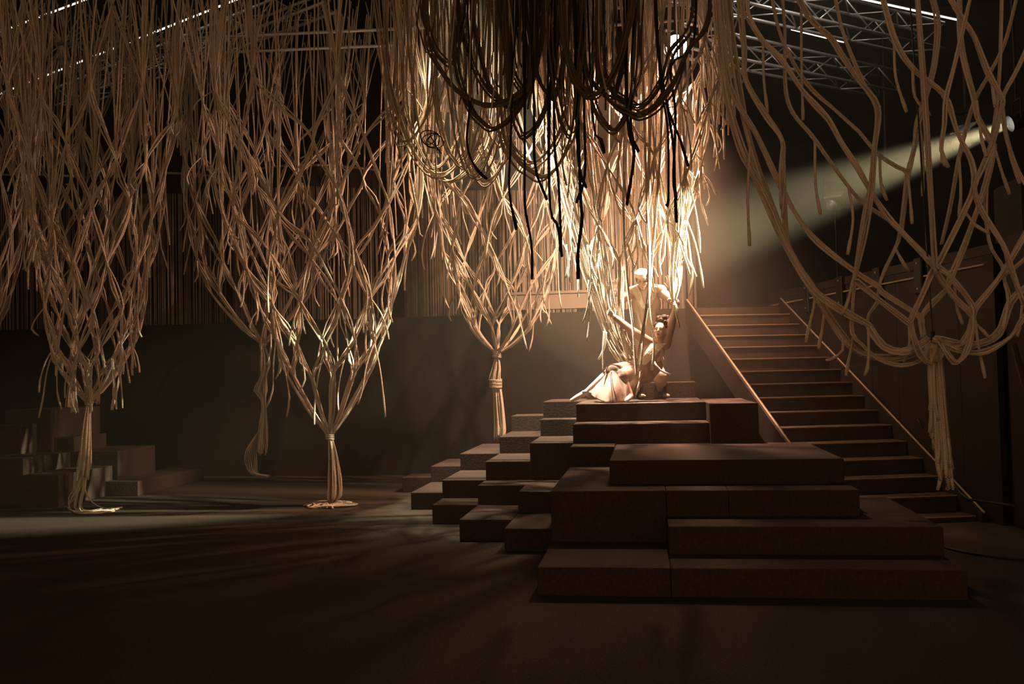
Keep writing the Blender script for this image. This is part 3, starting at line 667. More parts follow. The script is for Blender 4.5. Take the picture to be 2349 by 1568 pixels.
# coarse braided net hooked up in front of the stairs, traced cord by cord
Y6 = 8.3
GP = (2138, 786)
K6 = [
 ([(1700, -60), (1711, 0), (1715, 34), (1749, 92), (1791, 134), (1837, 203), (1868, 237), (1902, 275), (1929, 325), (1967, 386), (1998, 440), (2036, 497), (2078, 540), (2145, 613), (2150, 626), (2188, 680), (2232, 723), (2229, 745), (2214, 777), (2200, 789), (2170, 785), (2142, 778)], .0, 3),
 ([(1815, -60), (1837, 8), (1868, 54), (1906, 88), (1933, 130), (1967, 180), (2013, 245), (2006, 344), (1998, 440), (1982, 540), (1961, 636), (1964, 644), (2015, 687), (2079, 736), (2089, 746), (2095, 770), (2112, 815), (2135, 833), (2140, 800)], -.15, 3),
 ([(1790, -60), (1800, 60), (1807, 230), (1868, 318), (1944, 425), (1983, 467), (2048, 513), (2136, 597), (2145, 613), (2140, 625), (2117, 675), (2090, 735), (2089, 746), (2098, 775), (2118, 820), (2138, 830)], .25, 2),
 ([(1690, -60), (1700, 40), (1707, 115), (1711, 184), (1757, 264), (1795, 321), (1795, 380), (1800, 470), (1806, 560), (1840, 630), (1862, 660)], .3, 3),
 ([(1650, -60), (1660, 90), (1677, 207), (1734, 306), (1784, 413), (1830, 497), (1876, 555), (1959, 621), (2015, 657), (2023, 670), (2092, 713), (2112, 728), (2115, 745), (2118, 774)], .1, 3),
 ([(1640, -60), (1650, 100), (1665, 214), (1699, 337), (1730, 402), (1765, 478), (1799, 555), (1862, 660), (1933, 713), (1990, 742), (1998, 756), (2028, 795), (2066, 807), (2099, 797), (2132, 777)], -.1, 4),
 ([(1660, -60), (1690, 180), (1722, 330), (1760, 450), (1815, 580), (1862, 660), (1870, 674), (1893, 713), (1933, 772), (1977, 810), (2053, 822), (2117, 800), (2136, 780)], .2, 4),
 ([(1905, -60), (1930, 60), (1960, 140), (1990, 210), (2013, 245), (2014, 270), (2000, 400), (1980, 500), (1965, 600), (1961, 640), (1956, 703), (1955, 764), (1977, 790), (2015, 823), (2066, 838), (2112, 826), (2134, 800)], .05, 2),
 ([(1760, -60), (1790, 80), (1850, 190), (1918, 253), (1967, 298), (1975, 308), (2017, 356), (2059, 383), (2082, 399), (2075, 459), (2065, 536), (2055, 566), (2028, 624), (2015, 662), (2012, 693), (1995, 718), (1990, 744), (1999, 760), (2030, 798), (2070, 812), (2104, 800), (2134, 780)], .15, 2),
 ([(2120, -60), (2150, 40), (2143, 145), (2124, 222), (2105, 283), (2097, 337), (2083, 398), (2076, 460), (2066, 536)], .2, 3),
 ([(2345, -60), (2331, 0), (2304, 100), (2270, 168), (2239, 226), (2220, 283), (2200, 360), (2180, 470), (2160, 560)], .35, 2),
 ([(2240, -60), (2225, 0), (2212, 54), (2189, 153), (2170, 226), (2166, 287), (2159, 344), (2176, 384)], -.25, 2),
 ([(2010, -60), (2052, 88), (2094, 157), (2151, 203), (2174, 233), (2197, 306), (2228, 367), (2235, 425), (2212, 486), (2155, 597), (2145, 615), (2138, 625), (2117, 675), (2091, 728), (2089, 745), (2100, 785), (2125, 826), (2138, 815)], -.1, 3),
 ([(2150, -60), (2182, 0), (2212, 50), (2235, 84), (2266, 165), (2297, 222), (2300, 235), (2297, 249), (2277, 325), (2251, 390), (2236, 429), (2250, 480), (2300, 560), (2318, 608), (2336, 662), (2349, 697)], -.15, 3),
 ([(2420, -40), (2349, 126), (2327, 172), (2300, 228), (2305, 300), (2330, 380), (2380, 470)], .1, 2),
 ([(2200, -60), (2205, 100), (2235, 226), (2243, 268), (2274, 325), (2281, 344), (2262, 421), (2243, 478), (2208, 574), (2181, 637), (2168, 667), (2138, 695), (2114, 727), (2116, 750), (2120, 776)], .2, 3),
 ([(2100, -60), (2120, 200), (2135, 450), (2145, 611), (2153, 614), (2178, 631), (2188, 644), (2219, 680), (2234, 710), (2233, 725), (2232, 751), (2219, 802), (2204, 825), (2189, 830), (2168, 802), (2156, 782), (2142, 778)], -.2, 3),
 ([(2430, 420), (2380, 490), (2345, 550), (2291, 639), (2238, 706), (2233, 728), (2216, 775), (2196, 790), (2160, 783), (2140, 779)], .0, 3),
 ([(2440, 520), (2390, 560), (2330, 612), (2293, 640), (2245, 698), (2234, 718), (2231, 745), (2222, 800), (2203, 826), (2186, 828), (2166, 800), (2150, 780)], .2, 2),
 ([(2450, 600), (2400, 630), (2349, 662), (2318, 693), (2291, 764), (2245, 788), (2206, 792), (2162, 778), (2140, 778)], .1, 4),
 ([(2450, 640), (2400, 680), (2349, 728), (2318, 773), (2264, 806), (2229, 809), (2190, 800), (2158, 783), (2140, 780)], -.1, 3),
 ([(2300, -60), (2290, 200), (2262, 421), (2269, 550), (2300, 612), (2304, 645), (2318, 690), (2300, 740), (2262, 782), (2220, 792), (2160, 780)], .3, 2),
]
K6 = [(([(pl[0][0] + 45, -60), (pl[0][0] + 40, pl[0][1] - 220)] + pl) if pl[0][0] > 2400 and pl[0][1] > 300 else pl, a, b) for pl, a, b in K6]
g6 = at(*GP, Y6)
n6 = thing('braided_net', g6, 'coarse braided rope net hooked on a thin cable in front of the wooden stairs', 'rope net', 'hanging rope nets')
rg6 = random.Random(5)
for pl, dy, c in K6:
    for q in range(c):
        o = (q - (c - 1) / 2) * 5.2
        P = []
        for i, (x, y) in enumerate(pl):
            a, b = pl[max(i - 1, 0)], pl[min(i + 1, len(pl) - 1)]; tx, ty = b[0] - a[0], b[1] - a[1]; ln = math.hypot(tx, ty)
            w = o * (0.55 + 0.45 * abs(math.sin(i * 1.3 + c)))
            P.append(at(x + ty / ln * w + rg6.uniform(-1.2, 1.2), y - tx / ln * w + rg6.uniform(-1.2, 1.2), Y6 + dy + rg6.uniform(-.03, .03)))
        cord('rope', smooth_path(P, 0.06), M_ROPE, n6, 0.0098, 8)
for pl in ([(1862, 662), (1868, 690), (1855, 750), (1848, 785)], [(1890, 720), (1885, 760), (1877, 802)], [(1933, 772), (1934, 800), (1915, 820), (1897, 827)], [(1957, 770), (1950, 810), (1940, 862)],
           [(1991, 746), (1992, 800), (1990, 840), (1982, 860)], [(1958, 640), (1945, 690), (1933, 724)], [(2055, 570), (2070, 600), (2085, 623)], [(2190, 650), (2195, 700), (2209, 743)], [(2238, 735), (2244, 790), (2260, 868)],
           [(2086, 745), (2086, 790), (2074, 830)], [(2240, 745), (2255, 760), (2270, 775)], [(2084, 400), (2090, 470), (2093, 515)], [(1795, 325), (1790, 400), (1793, 480)], [(1870, 325), (1871, 420), (1882, 490)], [(2018, 360), (2021, 420), (2035, 460)],
           [(2111, 285), (2118, 360), (2117, 450)], [(2160, 345), (2163, 370), (2174, 384)], [(2240, 230), (2250, 310), (2262, 360)], [(2283, 345), (2300, 400), (2316, 444)], [(2300, 238), (2316, 350), (2340, 420)], [(2212, 486), (2237, 515), (2270, 534)],
           [(2200, 360), (2205, 440), (2201, 495)], [(2052, 100), (2056, 180), (2080, 258)], [(1722, 330), (1716, 450), (1720, 565)], [(1838, 10), (1839, 160), (1842, 275)], [(1946, 427), (1957, 500), (1945, 585)], [(2270, 170), (2278, 210), (2282, 245)],
           [(2094, 160), (2100, 220), (2135, 262)], [(1750, 95), (1752, 180), (1761, 258)], [(1795, 330), (1799, 400), (1794, 500)], [(2304, 648), (2312, 690), (2300, 755)], [(2345, 697), (2341, 740), (2333, 772)]):
    pxcord(n6, pl, Y6 - .05, j=1, name='rope_end', knob=True, r=0.0115, dY=.15, rng=rg6, step=.05)
ringwrap(n6, at(2140, 800, Y6), 0.055, 2, M_ROPE, 0.05)
for k in range(7):      # loops folded over the hook
    x = 2130 + 4 * k
    P = [at(x + 4, 776, Y6), at(x - 4, 782, Y6 - .06), at(x - 8, 810, Y6 - .08), at(x - 2, 828, Y6 - .06), at(x + 8, 815, Y6 - .02), at(x + 10, 785, Y6)]
    cord('folded_loop', smooth_path(P, 0.03), M_ROPE, n6, 0.0125, 7)
MB().tube([at(2139, 760, Y6 - .05), at(2139, 782, Y6 - .05)], 0.02, 8).build('hook', M_BLACK, n6)
for k in range(34):
    t = rg6.random(); x0 = 2132 + 24 * t; L = rg6.uniform(.55, 1.0) if t < .5 else rg6.uniform(.8, 1.0); y1 = 800 + (325 * L if t > .3 else 230 * L)
    x1 = x0 + (-4 + 22 * t) * (y1 - 800) / 300 + 8 * L
    pxcord(n6, [(x0, 795), (x0 + (x1 - x0) * .3 - 1, 860), (x0 + (x1 - x0) * .6, 800 + (y1 - 800) * .55), (x1, 800 + (y1 - 800) * .85), (x1 + rg6.uniform(-10, 10), y1)], Y6, j=1.5, name='tassel_strand', knob=True, r=0.0125, dY=.04, rng=rg6, step=.07)

# ------------------------------------------------------------------ swagged dark ropes overhead
Y7 = 9.2
SW_D = [  # x0,y0 (rising to the grid), lowest point, x1,y1, cords
 (985, 110, 1125, 245, 1215, 190, 5), (1060, 60, 1165, 238, 1225, 150, 5), (1090, 60, 1170, 240, 1240, 120, 4), (1215, 60, 1270, 222, 1300, 100, 5), (1295, 100, 1352, 225, 1440, 60, 6),
 (1330, 120, 1400, 228, 1435, 90, 4), (1385, 170, 1465, 250, 1540, 120, 5), (1375, 190, 1460, 268, 1575, 120, 5), (1345, 150, 1412, 300, 1455, 200, 4), (1050, 160, 1130, 298, 1215, 190, 5),
 (975, 40, 1030, 150, 1060, 60, 3), (1150, 40, 1210, 215, 1230, 60, 4), (1265, 120, 1310, 310, 1330, 150, 3), (1170, 200, 1200, 312, 1270, 190, 4)]
SW_M = [(890, 180, 1010, 405, 1075, 330, 5), (920, 230, 1030, 420, 1120, 300, 4), (1060, 300, 1115, 422, 1165, 340, 4), (1150, 300, 1240, 412, 1320, 280, 6), (1165, 300, 1215, 378, 1300, 250, 4), (940, 120, 1000, 390, 1060, 280, 3),
        (870, 60, 925, 330, 990, 220, 3), (1000, 230, 1060, 388, 1110, 240, 4), (1110, 240, 1150, 330, 1190, 220, 3), (1030, 180, 1090, 405, 1150, 260, 3)]
rg7 = random.Random(9)
def swag_net(name, label, lst, Y, m):
    A = at(1250, 200, Y); t = thing(name, A, label, 'rope net', 'hanging rope nets')
    for (x0, y0, xm, ym, x1, y1, c) in lst:
        dy = rg7.uniform(-.35, .35)
        for q in range(c):
            j = lambda a: rg7.uniform(-a, a)
            w = (ym - max(y0, y1)); oy = j(9); ox = j(7); y = Y + dy + j(.08)
            P = [(x0 - 12 + j(14), -110), (x0 - 5 + ox, y0 * .4), (x0 + ox, y0 + j(8)), (x0 + (xm - x0) * .38 + ox, y0 + (ym - y0) * .66 + oy), (xm - (xm - x0) * .25 + ox, ym - w * .08 - 4 + oy), (xm + ox, ym + oy),
                 (xm + (x1 - xm) * .35 + ox, ym - (ym - y1) * .12 + oy), (x1 - (x1 - xm) * .25 + ox, y1 + (ym - y1) * .5 + oy), (x1 + ox, y1 + j(8)), (x1 + (48 if x1 > 1530 else 8) + ox, y1 * .4), (x1 + (55 if x1 > 1530 else 10) + j(14), -110)]
            cord('rope', smooth_path([at(a, b, y + k * .004) for k, (a, b) in enumerate(P)], 0.06), m, t, 0.0105, 6)
    return t
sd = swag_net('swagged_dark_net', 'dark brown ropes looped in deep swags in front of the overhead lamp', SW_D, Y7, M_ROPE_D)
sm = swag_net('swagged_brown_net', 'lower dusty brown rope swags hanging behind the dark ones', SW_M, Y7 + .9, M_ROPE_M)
for k in range(34):   # dark hangers above the swags
    x = rg7.uniform(960, 1510); y = rg7.uniform(60, 230)
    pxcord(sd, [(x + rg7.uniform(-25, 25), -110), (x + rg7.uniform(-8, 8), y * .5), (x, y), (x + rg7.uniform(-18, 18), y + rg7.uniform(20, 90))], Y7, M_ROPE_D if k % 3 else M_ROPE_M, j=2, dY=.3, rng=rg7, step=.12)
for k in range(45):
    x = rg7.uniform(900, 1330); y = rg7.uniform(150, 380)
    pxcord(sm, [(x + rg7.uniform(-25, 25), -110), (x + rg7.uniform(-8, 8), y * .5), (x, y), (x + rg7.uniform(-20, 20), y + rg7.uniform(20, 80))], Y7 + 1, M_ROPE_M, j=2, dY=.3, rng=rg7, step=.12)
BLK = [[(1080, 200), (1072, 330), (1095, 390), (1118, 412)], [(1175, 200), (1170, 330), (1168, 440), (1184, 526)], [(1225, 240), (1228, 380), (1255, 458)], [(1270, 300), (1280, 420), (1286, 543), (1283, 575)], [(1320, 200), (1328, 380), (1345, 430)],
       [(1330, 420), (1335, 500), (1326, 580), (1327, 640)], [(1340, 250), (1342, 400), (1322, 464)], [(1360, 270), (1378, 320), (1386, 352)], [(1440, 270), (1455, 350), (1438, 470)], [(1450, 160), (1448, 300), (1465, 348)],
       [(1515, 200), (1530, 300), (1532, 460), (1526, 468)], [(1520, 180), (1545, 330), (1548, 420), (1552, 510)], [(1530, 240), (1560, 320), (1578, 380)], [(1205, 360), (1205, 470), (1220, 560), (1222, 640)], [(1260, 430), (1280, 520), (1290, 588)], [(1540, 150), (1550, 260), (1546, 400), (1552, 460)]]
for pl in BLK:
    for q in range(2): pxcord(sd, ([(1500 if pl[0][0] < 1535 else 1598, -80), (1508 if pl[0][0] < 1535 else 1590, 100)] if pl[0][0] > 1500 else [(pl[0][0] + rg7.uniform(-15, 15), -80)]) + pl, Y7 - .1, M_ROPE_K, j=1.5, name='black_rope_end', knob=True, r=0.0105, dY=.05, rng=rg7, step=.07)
# tangle of black wire
tw = thing('wire_tangle', at(995, 330, 9.0), 'small tangle of black wire caught in the brown swags', 'wire')
for k in range(3):
    c = at(985 + 6 * k, 315 + 5 * k, 9.0); P = [c + Vector((math.cos(a + k) * .10 * (1 - .02 * i), .03 * math.sin(2 * a), math.sin(a + k) * .07)) for i, a in enumerate([q * .6 for q in range(13)])]
    P += [at(1000, 335, 9.0), at(1005 + 4 * k, 352, 9.0)]; cord('wire', smooth_path(P, .03), M_CABLE, tw, 0.005, 5)

# ------------------------------------------------------------------ floor cables and scraps
def fcable(pl, label, z=0.012, r=0.011):
    tag(MB().tube(smooth_path([atz(x, y, z) for x, y in pl], .1), r, 6).build('floor_cable', M_CABLE, None, True), label, 'cable')
fcable([(2166, 1254), (2200, 1263), (2270, 1275), (2349, 1282), (2450, 1284)], 'thin dark cable lying on the bare floor in front of the stairs')
fcable([(2240, 1192), (2262, 1192), (2284, 1183), (2320, 1176), (2420, 1182)], 'cable end on the floor at the bottom stair corner')
cb = MB().tube(smooth_path([ST @ Vector((0.045, 1.1, 0.95)), ST @ Vector((0.045, 0.8, 0.62)), at(2205, 1132, 9.25), at(2235, 1146, 9.1), at(2275, 1152, 9.0), at(2330, 1160, 8.8)], .08), 0.012, 6).build('slack_cable', M_CABLE, None, True)
tag(cb, 'slack cable sagging from the stair edge to the dark flat', 'cable')
sc_ = atz(2262, 1191, 0.012)
cl = MB(); rgc = random.Random(3)
for k in range(5): cl.tube(smooth_path([sc_ + Vector((-.07 + .02 * k, rgc.uniform(-.05, .05), .01 * k)), sc_ + Vector((0, rgc.uniform(-.06, .06), .03)), sc_ + Vector((.08, rgc.uniform(-.05, .05), .012))], .03), 0.014, 5)
tag(cl.build('rope_scrap', M_ROPE_M, None, True), 'small heap of rope scrap on the floor by the lowest stair', 'rope scrap')

# ------------------------------------------------------------------ people
def ball(c, r, n=12, T=None):
    """closed ellipsoid piece; r = radius or (rx,ry,rz); T = 3x3 rotation"""
    r = r if isinstance(r, (tuple, list)) else (r, r, r); c = Vector(c); v = []; f = []
    for i in range(1, n):
        th = PI * i / n
        for k in range(2 * n):
            a = PI * k / n; p = Vector((r[0] * math.sin(th) * math.cos(a), r[1] * math.sin(th) * math.sin(a), r[2] * math.cos(th)))
            v.append(c + (T @ p if T else p))
    m = 2 * n
    for i in range(n - 2):
        for k in range(m): f.append((i * m + k, (i + 1) * m + k, (i + 1) * m + (k + 1) % m, i * m + (k + 1) % m))
    tp = Vector((0, 0, r[2])); v.append(c + (T @ tp if T else tp)); v.append(c - (T @ tp if T else tp)); t, b = len(v) - 2, len(v) - 1
    for k in range(m): f.append((t, k, (k + 1) % m)); f.append((b, (n - 2) * m + (k + 1) % m, (n - 2) * m + k))
    return v, f

def limb(pts, n=12):
    """closed tapered limb through [(point, radius), ...]"""
    out = []
    for (p, r) in pts: out.append(ball(p, r, 8))
    for (p, r), (q, s) in zip(pts, pts[1:]):
        mb = MB(); mb.tube([p, q], [r * .98, s * .98], n); out.append((mb.v, mb.f))
    return out

def organic(pieces, voxel, smooth=4):
    mb = MB()
    for v, f in pieces: mb.add(v, f)
    me = bpy.data.meshes.new('tmp'); me.from_pydata(mb.v, [], mb.f)
    o = bpy.data.objects.new('tmp', me); COL.objects.link(o)
    r = o.modifiers.new('r', 'REMESH'); r.mode = 'VOXEL'; r.voxel_size = voxel
    s = o.modifiers.new('s', 'SMOOTH'); s.iterations = smooth; s.factor = 0.5
    dg = bpy.context.evaluated_depsgraph_get(); dg.update()
    e = o.evaluated_get(dg).to_mesh()
    V = [tuple(x.co) for x in e.vertices]; Fc = [tuple(x.vertices) for x in e.polygons]
    o.evaluated_get(dg).to_mesh_clear(); bpy.data.objects.remove(o); bpy.data.meshes.remove(me)
    return V, Fc

def hand(wrist, d, side, nrm, curl=0.5, s=1.0, thumb=1):
    """palm + five jointed fingers. d: towards the fingertips, side: across the knuckles (index side positive), nrm: palm normal the fingers curl to"""
    d, side, nrm = Vector(d).normalized(), Vector(side).normalized(), Vector(nrm).normalized(); w = Vector(wrist); out = []
    out += limb([(w - d * .02, .026 * s), (w + d * .03 * s, .027 * s)])
    for k in (-1.0, -.35, .35, 1.0): out += limb([(w + d * .02 * s + side * k * .014 * s, .015 * s), (w + d * .085 * s + side * k * .028 * s, .0135 * s)])
    for k, L in ((1.0, .072), (.35, .082), (-.35, .076), (-1.0, .058)):
        p = w + d * .085 * s + side * k * .028 * s; dd = (d + side * k * .12).normalized(); P = [(p, .0105 * s)]; a = 0
        for seg in (.45, .32, .23):
            a += curl * .75; q = P[-1][0] + (dd * math.cos(a) + nrm * math.sin(a)) * L * seg * s * 1.05; P.append((q, P[-1][1] * .9))
        out += limb(P, 8)
    t0 = w + d * .025 * s + side * thumb * .026 * s; t1 = t0 + (d * .55 + side * thumb * .75 + nrm * .25).normalized() * .04 * s; t2 = t1 + (d * .85 + side * thumb * .25 + nrm * .4).normalized() * .032 * s
    out += limb([(t0, .014 * s), (t1, .012 * s), (t2, .0095 * s)], 8)
    return out

def head(c, up, fwd, s=1.0):
    up, fwd = Vector(up).normalized(), Vector(fwd).normalized(); fwd = (fwd - up * fwd.dot(up)).normalized(); sd = fwd.cross(up)
    T = Matrix((sd, fwd, up)).transposed(); c = Vector(c)
    at_ = lambda a, b, h: c + (sd * a + fwd * b + up * h) * s
    out = [ball(c + (up * .018 - fwd * .012) * s, (.074 * s, .092 * s, .098 * s), 14, T), ball(at_(0, .028, -.045), (.055 * s, .058 * s, .070 * s), 12, T), ball(at_(0, .062, -.098), (.024 * s, .022 * s, .018 * s), 8, T)]
    out += limb([(at_(0, .084, .005), .009 * s), (at_(0, .103, -.028), .0125 * s)], 8)
    for k in (-1, 1):
        out += [ball(at_(k * .076, -.005, -.012), (.010 * s, .020 * s, .030 * s), 8, T), ball(at_(k * .034, .070, -.03), (.022 * s, .016 * s, .020 * s), 8, T), ball(at_(k * .03, .078, .022), (.024 * s, .012 * s, .009 * s), 8, T)]
    out += limb([(at_(0, -.01, -.08), .05 * s), (at_(0, -.03, -.16), .052 * s)])
    return out, at_, T

def person_mesh(name, lists, m, parent):
    v, f = [], []
    for V, Fc in lists:
        n = len(v); v += V; f += [tuple(i + n for i in q) for q in Fc]
    return obj(name, v, f, m, parent, True)

# --- reclining person in the rose dress
YW_ = 10.85
A_ = lambda x, y, dy=0.0: at(x, y, YW_ + dy)
wroot = thing('person', (A_(1450, 900).x, YW_, 1.2), 'person in a rose-beige dress reclining in the ropes, arms raised, one bare foot stretched out', 'person')
hipc, chest, neck = A_(1468, 846), A_(1494, 806, .02), A_(1511, 786, .02)
shL, elL, wrL = A_(1489, 785, -.04), A_(1446, 756, -.12), A_(1411, 727, -.16)
shR, elR, wrR = A_(1527, 790, .02), A_(1539, 748, -.02), A_(1550, 706, -.06)
kneeA, ankA, toeA = A_(1404, 850, -.22), A_(1345, 899, .05), atz(1312, 917, 1.225)
kneeB, ankB, toeB = A_(1428, 862, -.25), atz(1446, 908, 1.27), atz(1437, 918, 1.225)
hd, hat, hT = head(A_(1515, 757, -.02), (0.15, .1, 1), (-.35, -1, -.12), 0.92)
body = organic([ball(chest, (.15, .10, .15), 12)] + limb([(hipc, .13), (chest.lerp(hipc, .5), .105), (chest, .12), (neck, .06)]) + limb([(neck, .055), (hat(0, -.02, -.1), .048)]) + hd
    + limb([(shL, .052), (elL, .041), (wrL, .027)]) + limb([(shR, .052), (elR, .041), (wrR, .027)])
    + limb([(hipc, .10), (kneeA, .062), (kneeA.lerp(ankA, .35), .055), (ankA, .034)]) + limb([(ankA, .036), (ankA.lerp(toeA, .55), .034), (toeA, .024)]) + limb([(ankA, .034), (ankA + Vector((.03, .02, -.04)), .026)])
    + limb([(hipc, .10), (kneeB, .062), (ankB, .036), (ankB.lerp(toeB, .6), .032), (toeB, .022)]), 0.0085, 3)
hl = organic(hand(wrL, wrL - elL, Vector((.5, -.2, .6)), Vector((.3, 1, .3)), .9, .95), 0.0045, 2)
hr = organic(hand(wrR, Vector((-.25, 0, 1)), Vector((-.3, -1, 0)), Vector((-1, .2, 0)), 1.0, .95), 0.0045, 2)
person_mesh('body', [body, hl, hr], M_SKIN2, wroot)
for k in (-1, 1): obj('eye', *ball(hat(k * .031, .083, .002), (.017, .006, .006), 8, hT), M_EYE, wroot, True)
obj('lips', *ball(hat(0, .083, -.066), (.019, .008, .008), 8, hT), M_LIP, wroot, True)
rh = random.Random(2); curls = [ball(hat(0, -.045, .06), (.085, .085, .085), 10)]
for k in range(90):
    a, b = rh.uniform(0, 2 * PI), rh.uniform(-.2, 1.0)
    p = hat(math.cos(a) * .080 * math.sqrt(max(0, 1 - b * b * .6)), -.045 + math.sin(a) * .078 * math.sqrt(max(0, 1 - b * b * .6)), .07 + b * .11)
    if (p - hat(0, .09, 0)).length > .085: curls.append(ball(p, rh.uniform(.016, .028), 6))
person_mesh('hair', [organic(curls, 0.007, 1)], M_HAIRD, wroot)
dress = organic([ball(chest + Vector((0, .01, 0)), (.155, .10, .14), 12)] + limb([(hipc, .15), (chest.lerp(hipc, .5), .12), (chest, .13), (neck + Vector((0, 0, -.03)), .078)])
    + limb([(shL, .063), (elL, .052), (elL.lerp(wrL, .93), .036)]) + limb([(shR, .063), (elR, .052), (elR.lerp(wrR, .93), .037)])
    + limb([(hipc, .13), (kneeA, .078)]) + limb([(hipc, .13), (kneeB, .08)]) + limb([(A_(1508, 838, .05), .07), (A_(1480, 860, .02), .11), (A_(1455, 866, -.08), .085)]), 0.011, 4)
person_mesh('dress', [dress], M_DRESS, wroot)
# lace panel with raised cords on the bodice
lp = []
for k in range(13):
    t = k / 12; a = chest.lerp(neck, .7) + Vector((-.10 + .2 * t, -.125 + .03 * abs(t - .5), .015)); b = hipc + Vector((-.13 + .2 * t, -.155 + .03 * abs(t - .5), .05))
    mid = a.lerp(b, .5) + Vector((rh.uniform(-.012, .012), -.022, 0)); lp += limb([(p, .009) for p in smooth_path([a, mid, b], .05)], 6)
person_mesh('lace_front', [organic(lp, 0.007, 1)], M_LACE, wroot)
# skirt draped over the stretched leg down to the platform
top = [(1350, 896, .02), (1362, 884, -.03), (1378, 866, -.13), (1392, 850, -.22), (1403, 841, -.26), (1420, 845, -.24), (1440, 848, -.2), (1462, 848, -.15), (1480, 852, -.1)]
bot = [(1353, 903, 0), (1362, 910, -.15), (1376, 918, -.3), (1390, 923, -.42), (1405, 924, -.46), (1420, 923.5, -.45), (1434, 922, -.4), (1446, 912, -.3), (1462, 880, -.18)]
tp = smooth_path([A_(x, y, d) for x, y, d in top], .012); bp_ = smooth_path([A_(x, y, d) for x, y, d in bot], .012)
NU, NV = 70, 16
smp = lambda L, u: L[min(len(L) - 1, int(round(u * (len(L) - 1))))]
v = []; f = []
for layer in (0, 1):
    for i in range(NU + 1):
        u = i / NU; a, b = smp(tp, u), smp(bp_, u)
        for j in range(NV + 1):
            w = j / NV; p = a.lerp(b, w); fold = (math.sin(u * 21 + 1.2 * w) * .6 + math.sin(u * 47 + 2) * .25) * .032 * w * (1 if 0.05 < u else 0)
            if layer == 0: p = p + Vector((0, fold - .04 * math.sin(PI * w), 0))
            else: p = p + Vector((.02 * w, .34 * w + fold, 0))
            p.z = max(p.z, 1.206); v.append(p)
n0 = (NU + 1) * (NV + 1)
for layer in (0, 1):
    for i in range(NU):
        for j in range(NV):
            q = [layer * n0 + i * (NV + 1) + j, layer * n0 + (i + 1) * (NV + 1) + j, layer * n0 + (i + 1) * (NV + 1) + j + 1, layer * n0 + i * (NV + 1) + j + 1]
            f.append(tuple(q if layer else q[::-1]))
sk = obj('skirt', v, f, M_DRESS, wroot, True)
so = sk.modifiers.new('thick', 'SOLIDIFY'); so.thickness = 0.008
cord('skirt_seam', [smp(tp, .52).lerp(smp(bp_, .52), w) + Vector((.02 * w, -.05 - .03 * math.sin(PI * w), 0)) for w in [k / 10 for k in range(11)]], M_SHOE, wroot, .005, 5)
an = limb([(ankA + Vector((.045 * math.cos(a), .045 * math.sin(a), .01)), .012) for a in [k * .7 for k in range(10)]], 6)
person_mesh('anklet', [organic(an, .006, 1)], M_SHOET, wroot)

# --- standing person bending forward, hands raised
YM = 11.5
B_ = lambda x, y, dy=0.0: at(x, y, YM + dy)
mroot = thing('person', (B_(1490, 912).x, YM, 1.2), 'white-haired person in a cream vest standing bent forward behind the reclining one, hands raised', 'person')
pel, ches, nek = B_(1484, 800, .12), B_(1482, 700, .0), B_(1479, 660, -.08)
sL, eL, wL = B_(1449, 672, -.03), B_(1411, 694, -.12), B_(1410, 672, -.22)
sR, eR, wR = B_(1514, 668, -.03), B_(1549, 694, -.12), B_(1539, 664, -.22)
fa, fb = atz(1463, 913.5, 1.2), atz(1518, 912.5, 1.2)
aA, aB = fa + Vector((-.01, .07, .10)), fb + Vector((-.02, .07, .10))
kA, kB = B_(1461, 868, -.16), B_(1513, 862, -.16)
hd2, hat2, hT2 = head(B_(1475, 641, -.18), (-.05, -.45, 1), (-.12, -1, -.62), 1.0)
mbody = organic([ball(ches, (.17, .11, .17), 12)] + limb([(pel, .14), (pel.lerp(ches, .5), .125), (ches, .13), (nek, .07)]) + limb([(nek, .056), (hat2(0, -.02, -.1), .052)]) + hd2
    + limb([(sL, .058), (eL, .045), (wL, .029)]) + limb([(sR, .058), (eR, .045), (wR, .029)]) + limb([(pel + Vector((-.09, 0, 0)), .09), (kA, .065), (aA, .04)]) + limb([(pel + Vector((.09, 0, 0)), .09), (kB, .065), (aB, .04)]), 0.0085, 3)
hl2 = organic(hand(wL, Vector((.1, 0, 1)), Vector((1, -.2, 0)), Vector((.2, -1, .1)), .18, 1.0), 0.0045, 2)
hr2 = organic(hand(wR, Vector((-.12, 0, 1)), Vector((-1, -.2, 0)), Vector((-.2, -1, .1)), .18, 1.0), 0.0045, 2)
person_mesh('body', [mbody, hl2, hr2], M_SKIN, mroot)
for k in (-1, 1): obj('eye', *ball(hat2(k * .031, .083, .002), (.016, .006, .005), 8, hT2), M_EYE, mroot, True)
obj('lips', *ball(hat2(0, .083, -.066), (.020, .007, .006), 8, hT2), M_LIP, mroot, True)
hairp = [ball(hat2(0, -.03, .040), (.086, .090, .090), 14, hT2)]
rk = random.Random(6)
for k in range(64):
    a = -2.3 + 4.6 * k / 63; drop = .012 if abs(a) < .5 else (.03 if abs(a) < 1.1 else -.055)
    p0 = hat2(.02 + .015 * math.sin(a), -.005, .132); p1 = hat2(.090 * math.sin(a), -.012 + .095 * math.cos(a), .088); p2 = hat2(.098 * math.sin(a), -.010 + .104 * math.cos(a), .050 + drop * .3); p3 = hat2(.094 * math.sin(a) + rk.uniform(-.008, .008), -.012 + .104 * math.cos(a), .018 + drop + rk.uniform(-.014, .010))
    hairp += limb([(p0, .012), (p1, .011), (p2, .010), (p3, .004)], 6)
person_mesh('hair', [organic(hairp, 0.005, 1)], M_HAIRB, mroot)
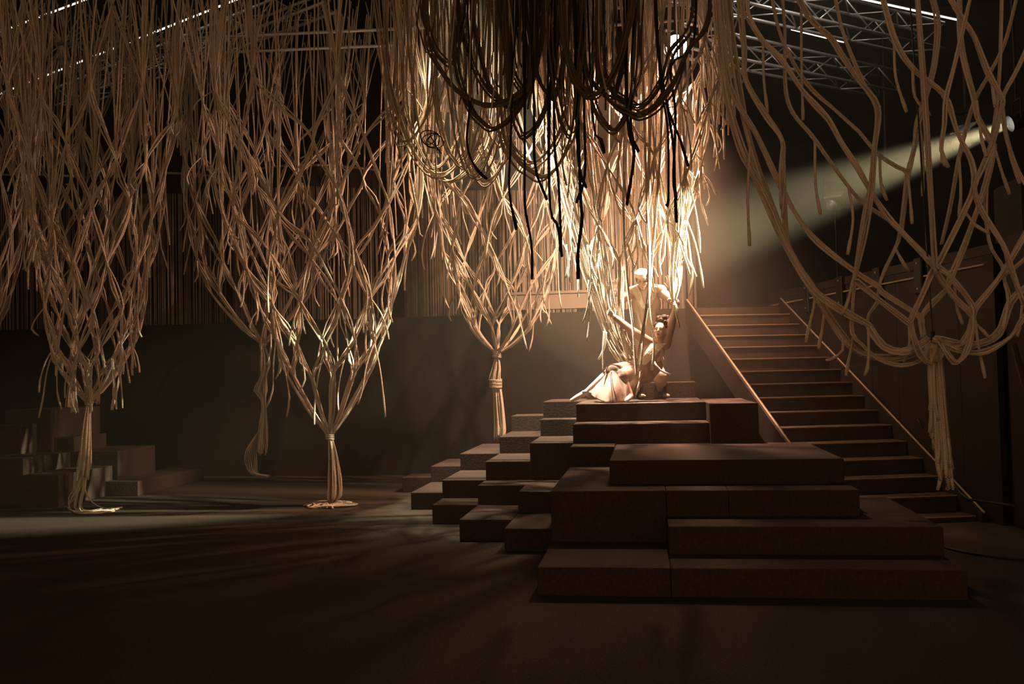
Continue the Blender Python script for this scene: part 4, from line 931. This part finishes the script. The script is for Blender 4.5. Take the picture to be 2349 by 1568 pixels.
vest = organic([ball(ches + Vector((0, .0, .01)), (.185, .135, .17), 12)] + limb([(nek + Vector((0, .03, -.03)), .105), (ches, .15), (ches.lerp(pel, .5), .165), (pel, .175), (pel + Vector((0, -.02, -.18)), .185)])
    + limb([(sL + Vector((-.015, 0, .01)), .072), (nek + Vector((-.05, .02, -.01)), .07)]) + limb([(sR + Vector((.015, 0, .01)), .072), (nek + Vector((.05, .02, -.01)), .07)]), 0.011, 4)
person_mesh('vest', [vest], M_VEST, mroot)
lap = []
for k in (-1, 1):      # wide shawl collar round the neck down to a deep V
    for w in (0.0, .5, 1.0):
        lap += limb([(nek + Vector((k * (.07 + .05 * w), .05, .035 - .01 * w)), .016), (nek + Vector((k * (.085 + .06 * w), -.07, .015 - .02 * w)), .016), (ches + Vector((k * (.055 + .055 * w), -.135 + .02 * w, .09)), .016), (ches + Vector((k * (.01 + .03 * w), -.150, -.05)), .013)], 8)
person_mesh('lapels', [organic(lap, .008, 3)], M_LACE, mroot)
slv = organic(limb([(sL, .068), (eL, .056)]) , .011, 3); slr = organic(limb([(sR, .068), (eR, .056)]), .011, 3)
person_mesh('sleeve', [slv], M_SHIRT, mroot); person_mesh('sleeve', [slr], M_SHIRT, mroot)
tro = organic(limb([(pel + Vector((-.09, 0, -.05)), .105), (kA, .085), (aA + Vector((0, 0, .07)), .068), (aA + Vector((.0, -.01, .02)), .058)]) + limb([(pel + Vector((.09, 0, -.05)), .105), (kB, .09), (aB + Vector((.02, -.02, .10)), .078), (aB + Vector((.02, 0, .03)), .06)]), .010, 3)
person_mesh('trousers', [tro], M_TROUS, mroot)
for (fp, nm) in ((fa, 'shoe'), (fb, 'shoe')):
    t = Vector((.55, -.83, 0)).normalized()
    sh = organic(limb([(fp + Vector((-.02, .07, .045)), .045), (fp + Vector((.0, .03, .05)), .045), (fp + t * .05 + Vector((0, 0, .038)), .038)]) + limb([(fp + Vector((-.02, .07, .08)), .044), (fp + Vector((-.02, .07, .12)), .047)])
        + [ball(fp + t * .02 + Vector((-.005, .03, .014)), (.06, .11, .014), 10, Matrix.Rotation(math.atan2(t.y, t.x) - PI / 2, 3, 'Z'))], .007, 2)
    s1 = person_mesh(nm, [sh], M_SHOE, mroot)
    tc_ = organic([ball(fp + t * .105 + Vector((0, 0, .030)), (.042, .055, .030), 10, Matrix.Rotation(math.atan2(t.y, t.x) - PI / 2, 3, 'Z'))], .006, 1)
    off = mroot.location
    person_mesh('toe_cap', [tc_], M_SHOET, s1)

# ------------------------------------------------------------------ stage haze
hz = MB().box(-9.5, 6.5, 8.0, 17.5, 0.02, 7.6)
hm = bpy.data.materials.new('stage_haze'); hm.use_nodes = True; nt = hm.node_tree; nt.nodes.clear()
ou = nt.nodes.new('ShaderNodeOutputMaterial'); vs = nt.nodes.new('ShaderNodeVolumeScatter')
vs.inputs['Color'].default_value = (1, 0.87, 0.70, 1); vs.inputs['Density'].default_value = 0.009; vs.inputs['Anisotropy'].default_value = 0.25
nt.links.new(vs.outputs[0], ou.inputs['Volume'])
ho = hz.build('stage_haze', hm); tag(ho, 'thin theatrical haze hanging in the air around the lamps', 'haze', kind='stuff')

hm2 = hm.copy(); hm2.name = 'dense_haze'
hm2.node_tree.nodes['Volume Scatter'].inputs['Density'].default_value = 0.030
hc = obj('haze_cloud', *ball((0.7, 12.4, 2.95), (2.6, 1.5, 1.75), 16), hm2, None, True)
tag(hc, 'denser cloud of haze glowing behind the performers and over the stairs', 'haze', kind='stuff')
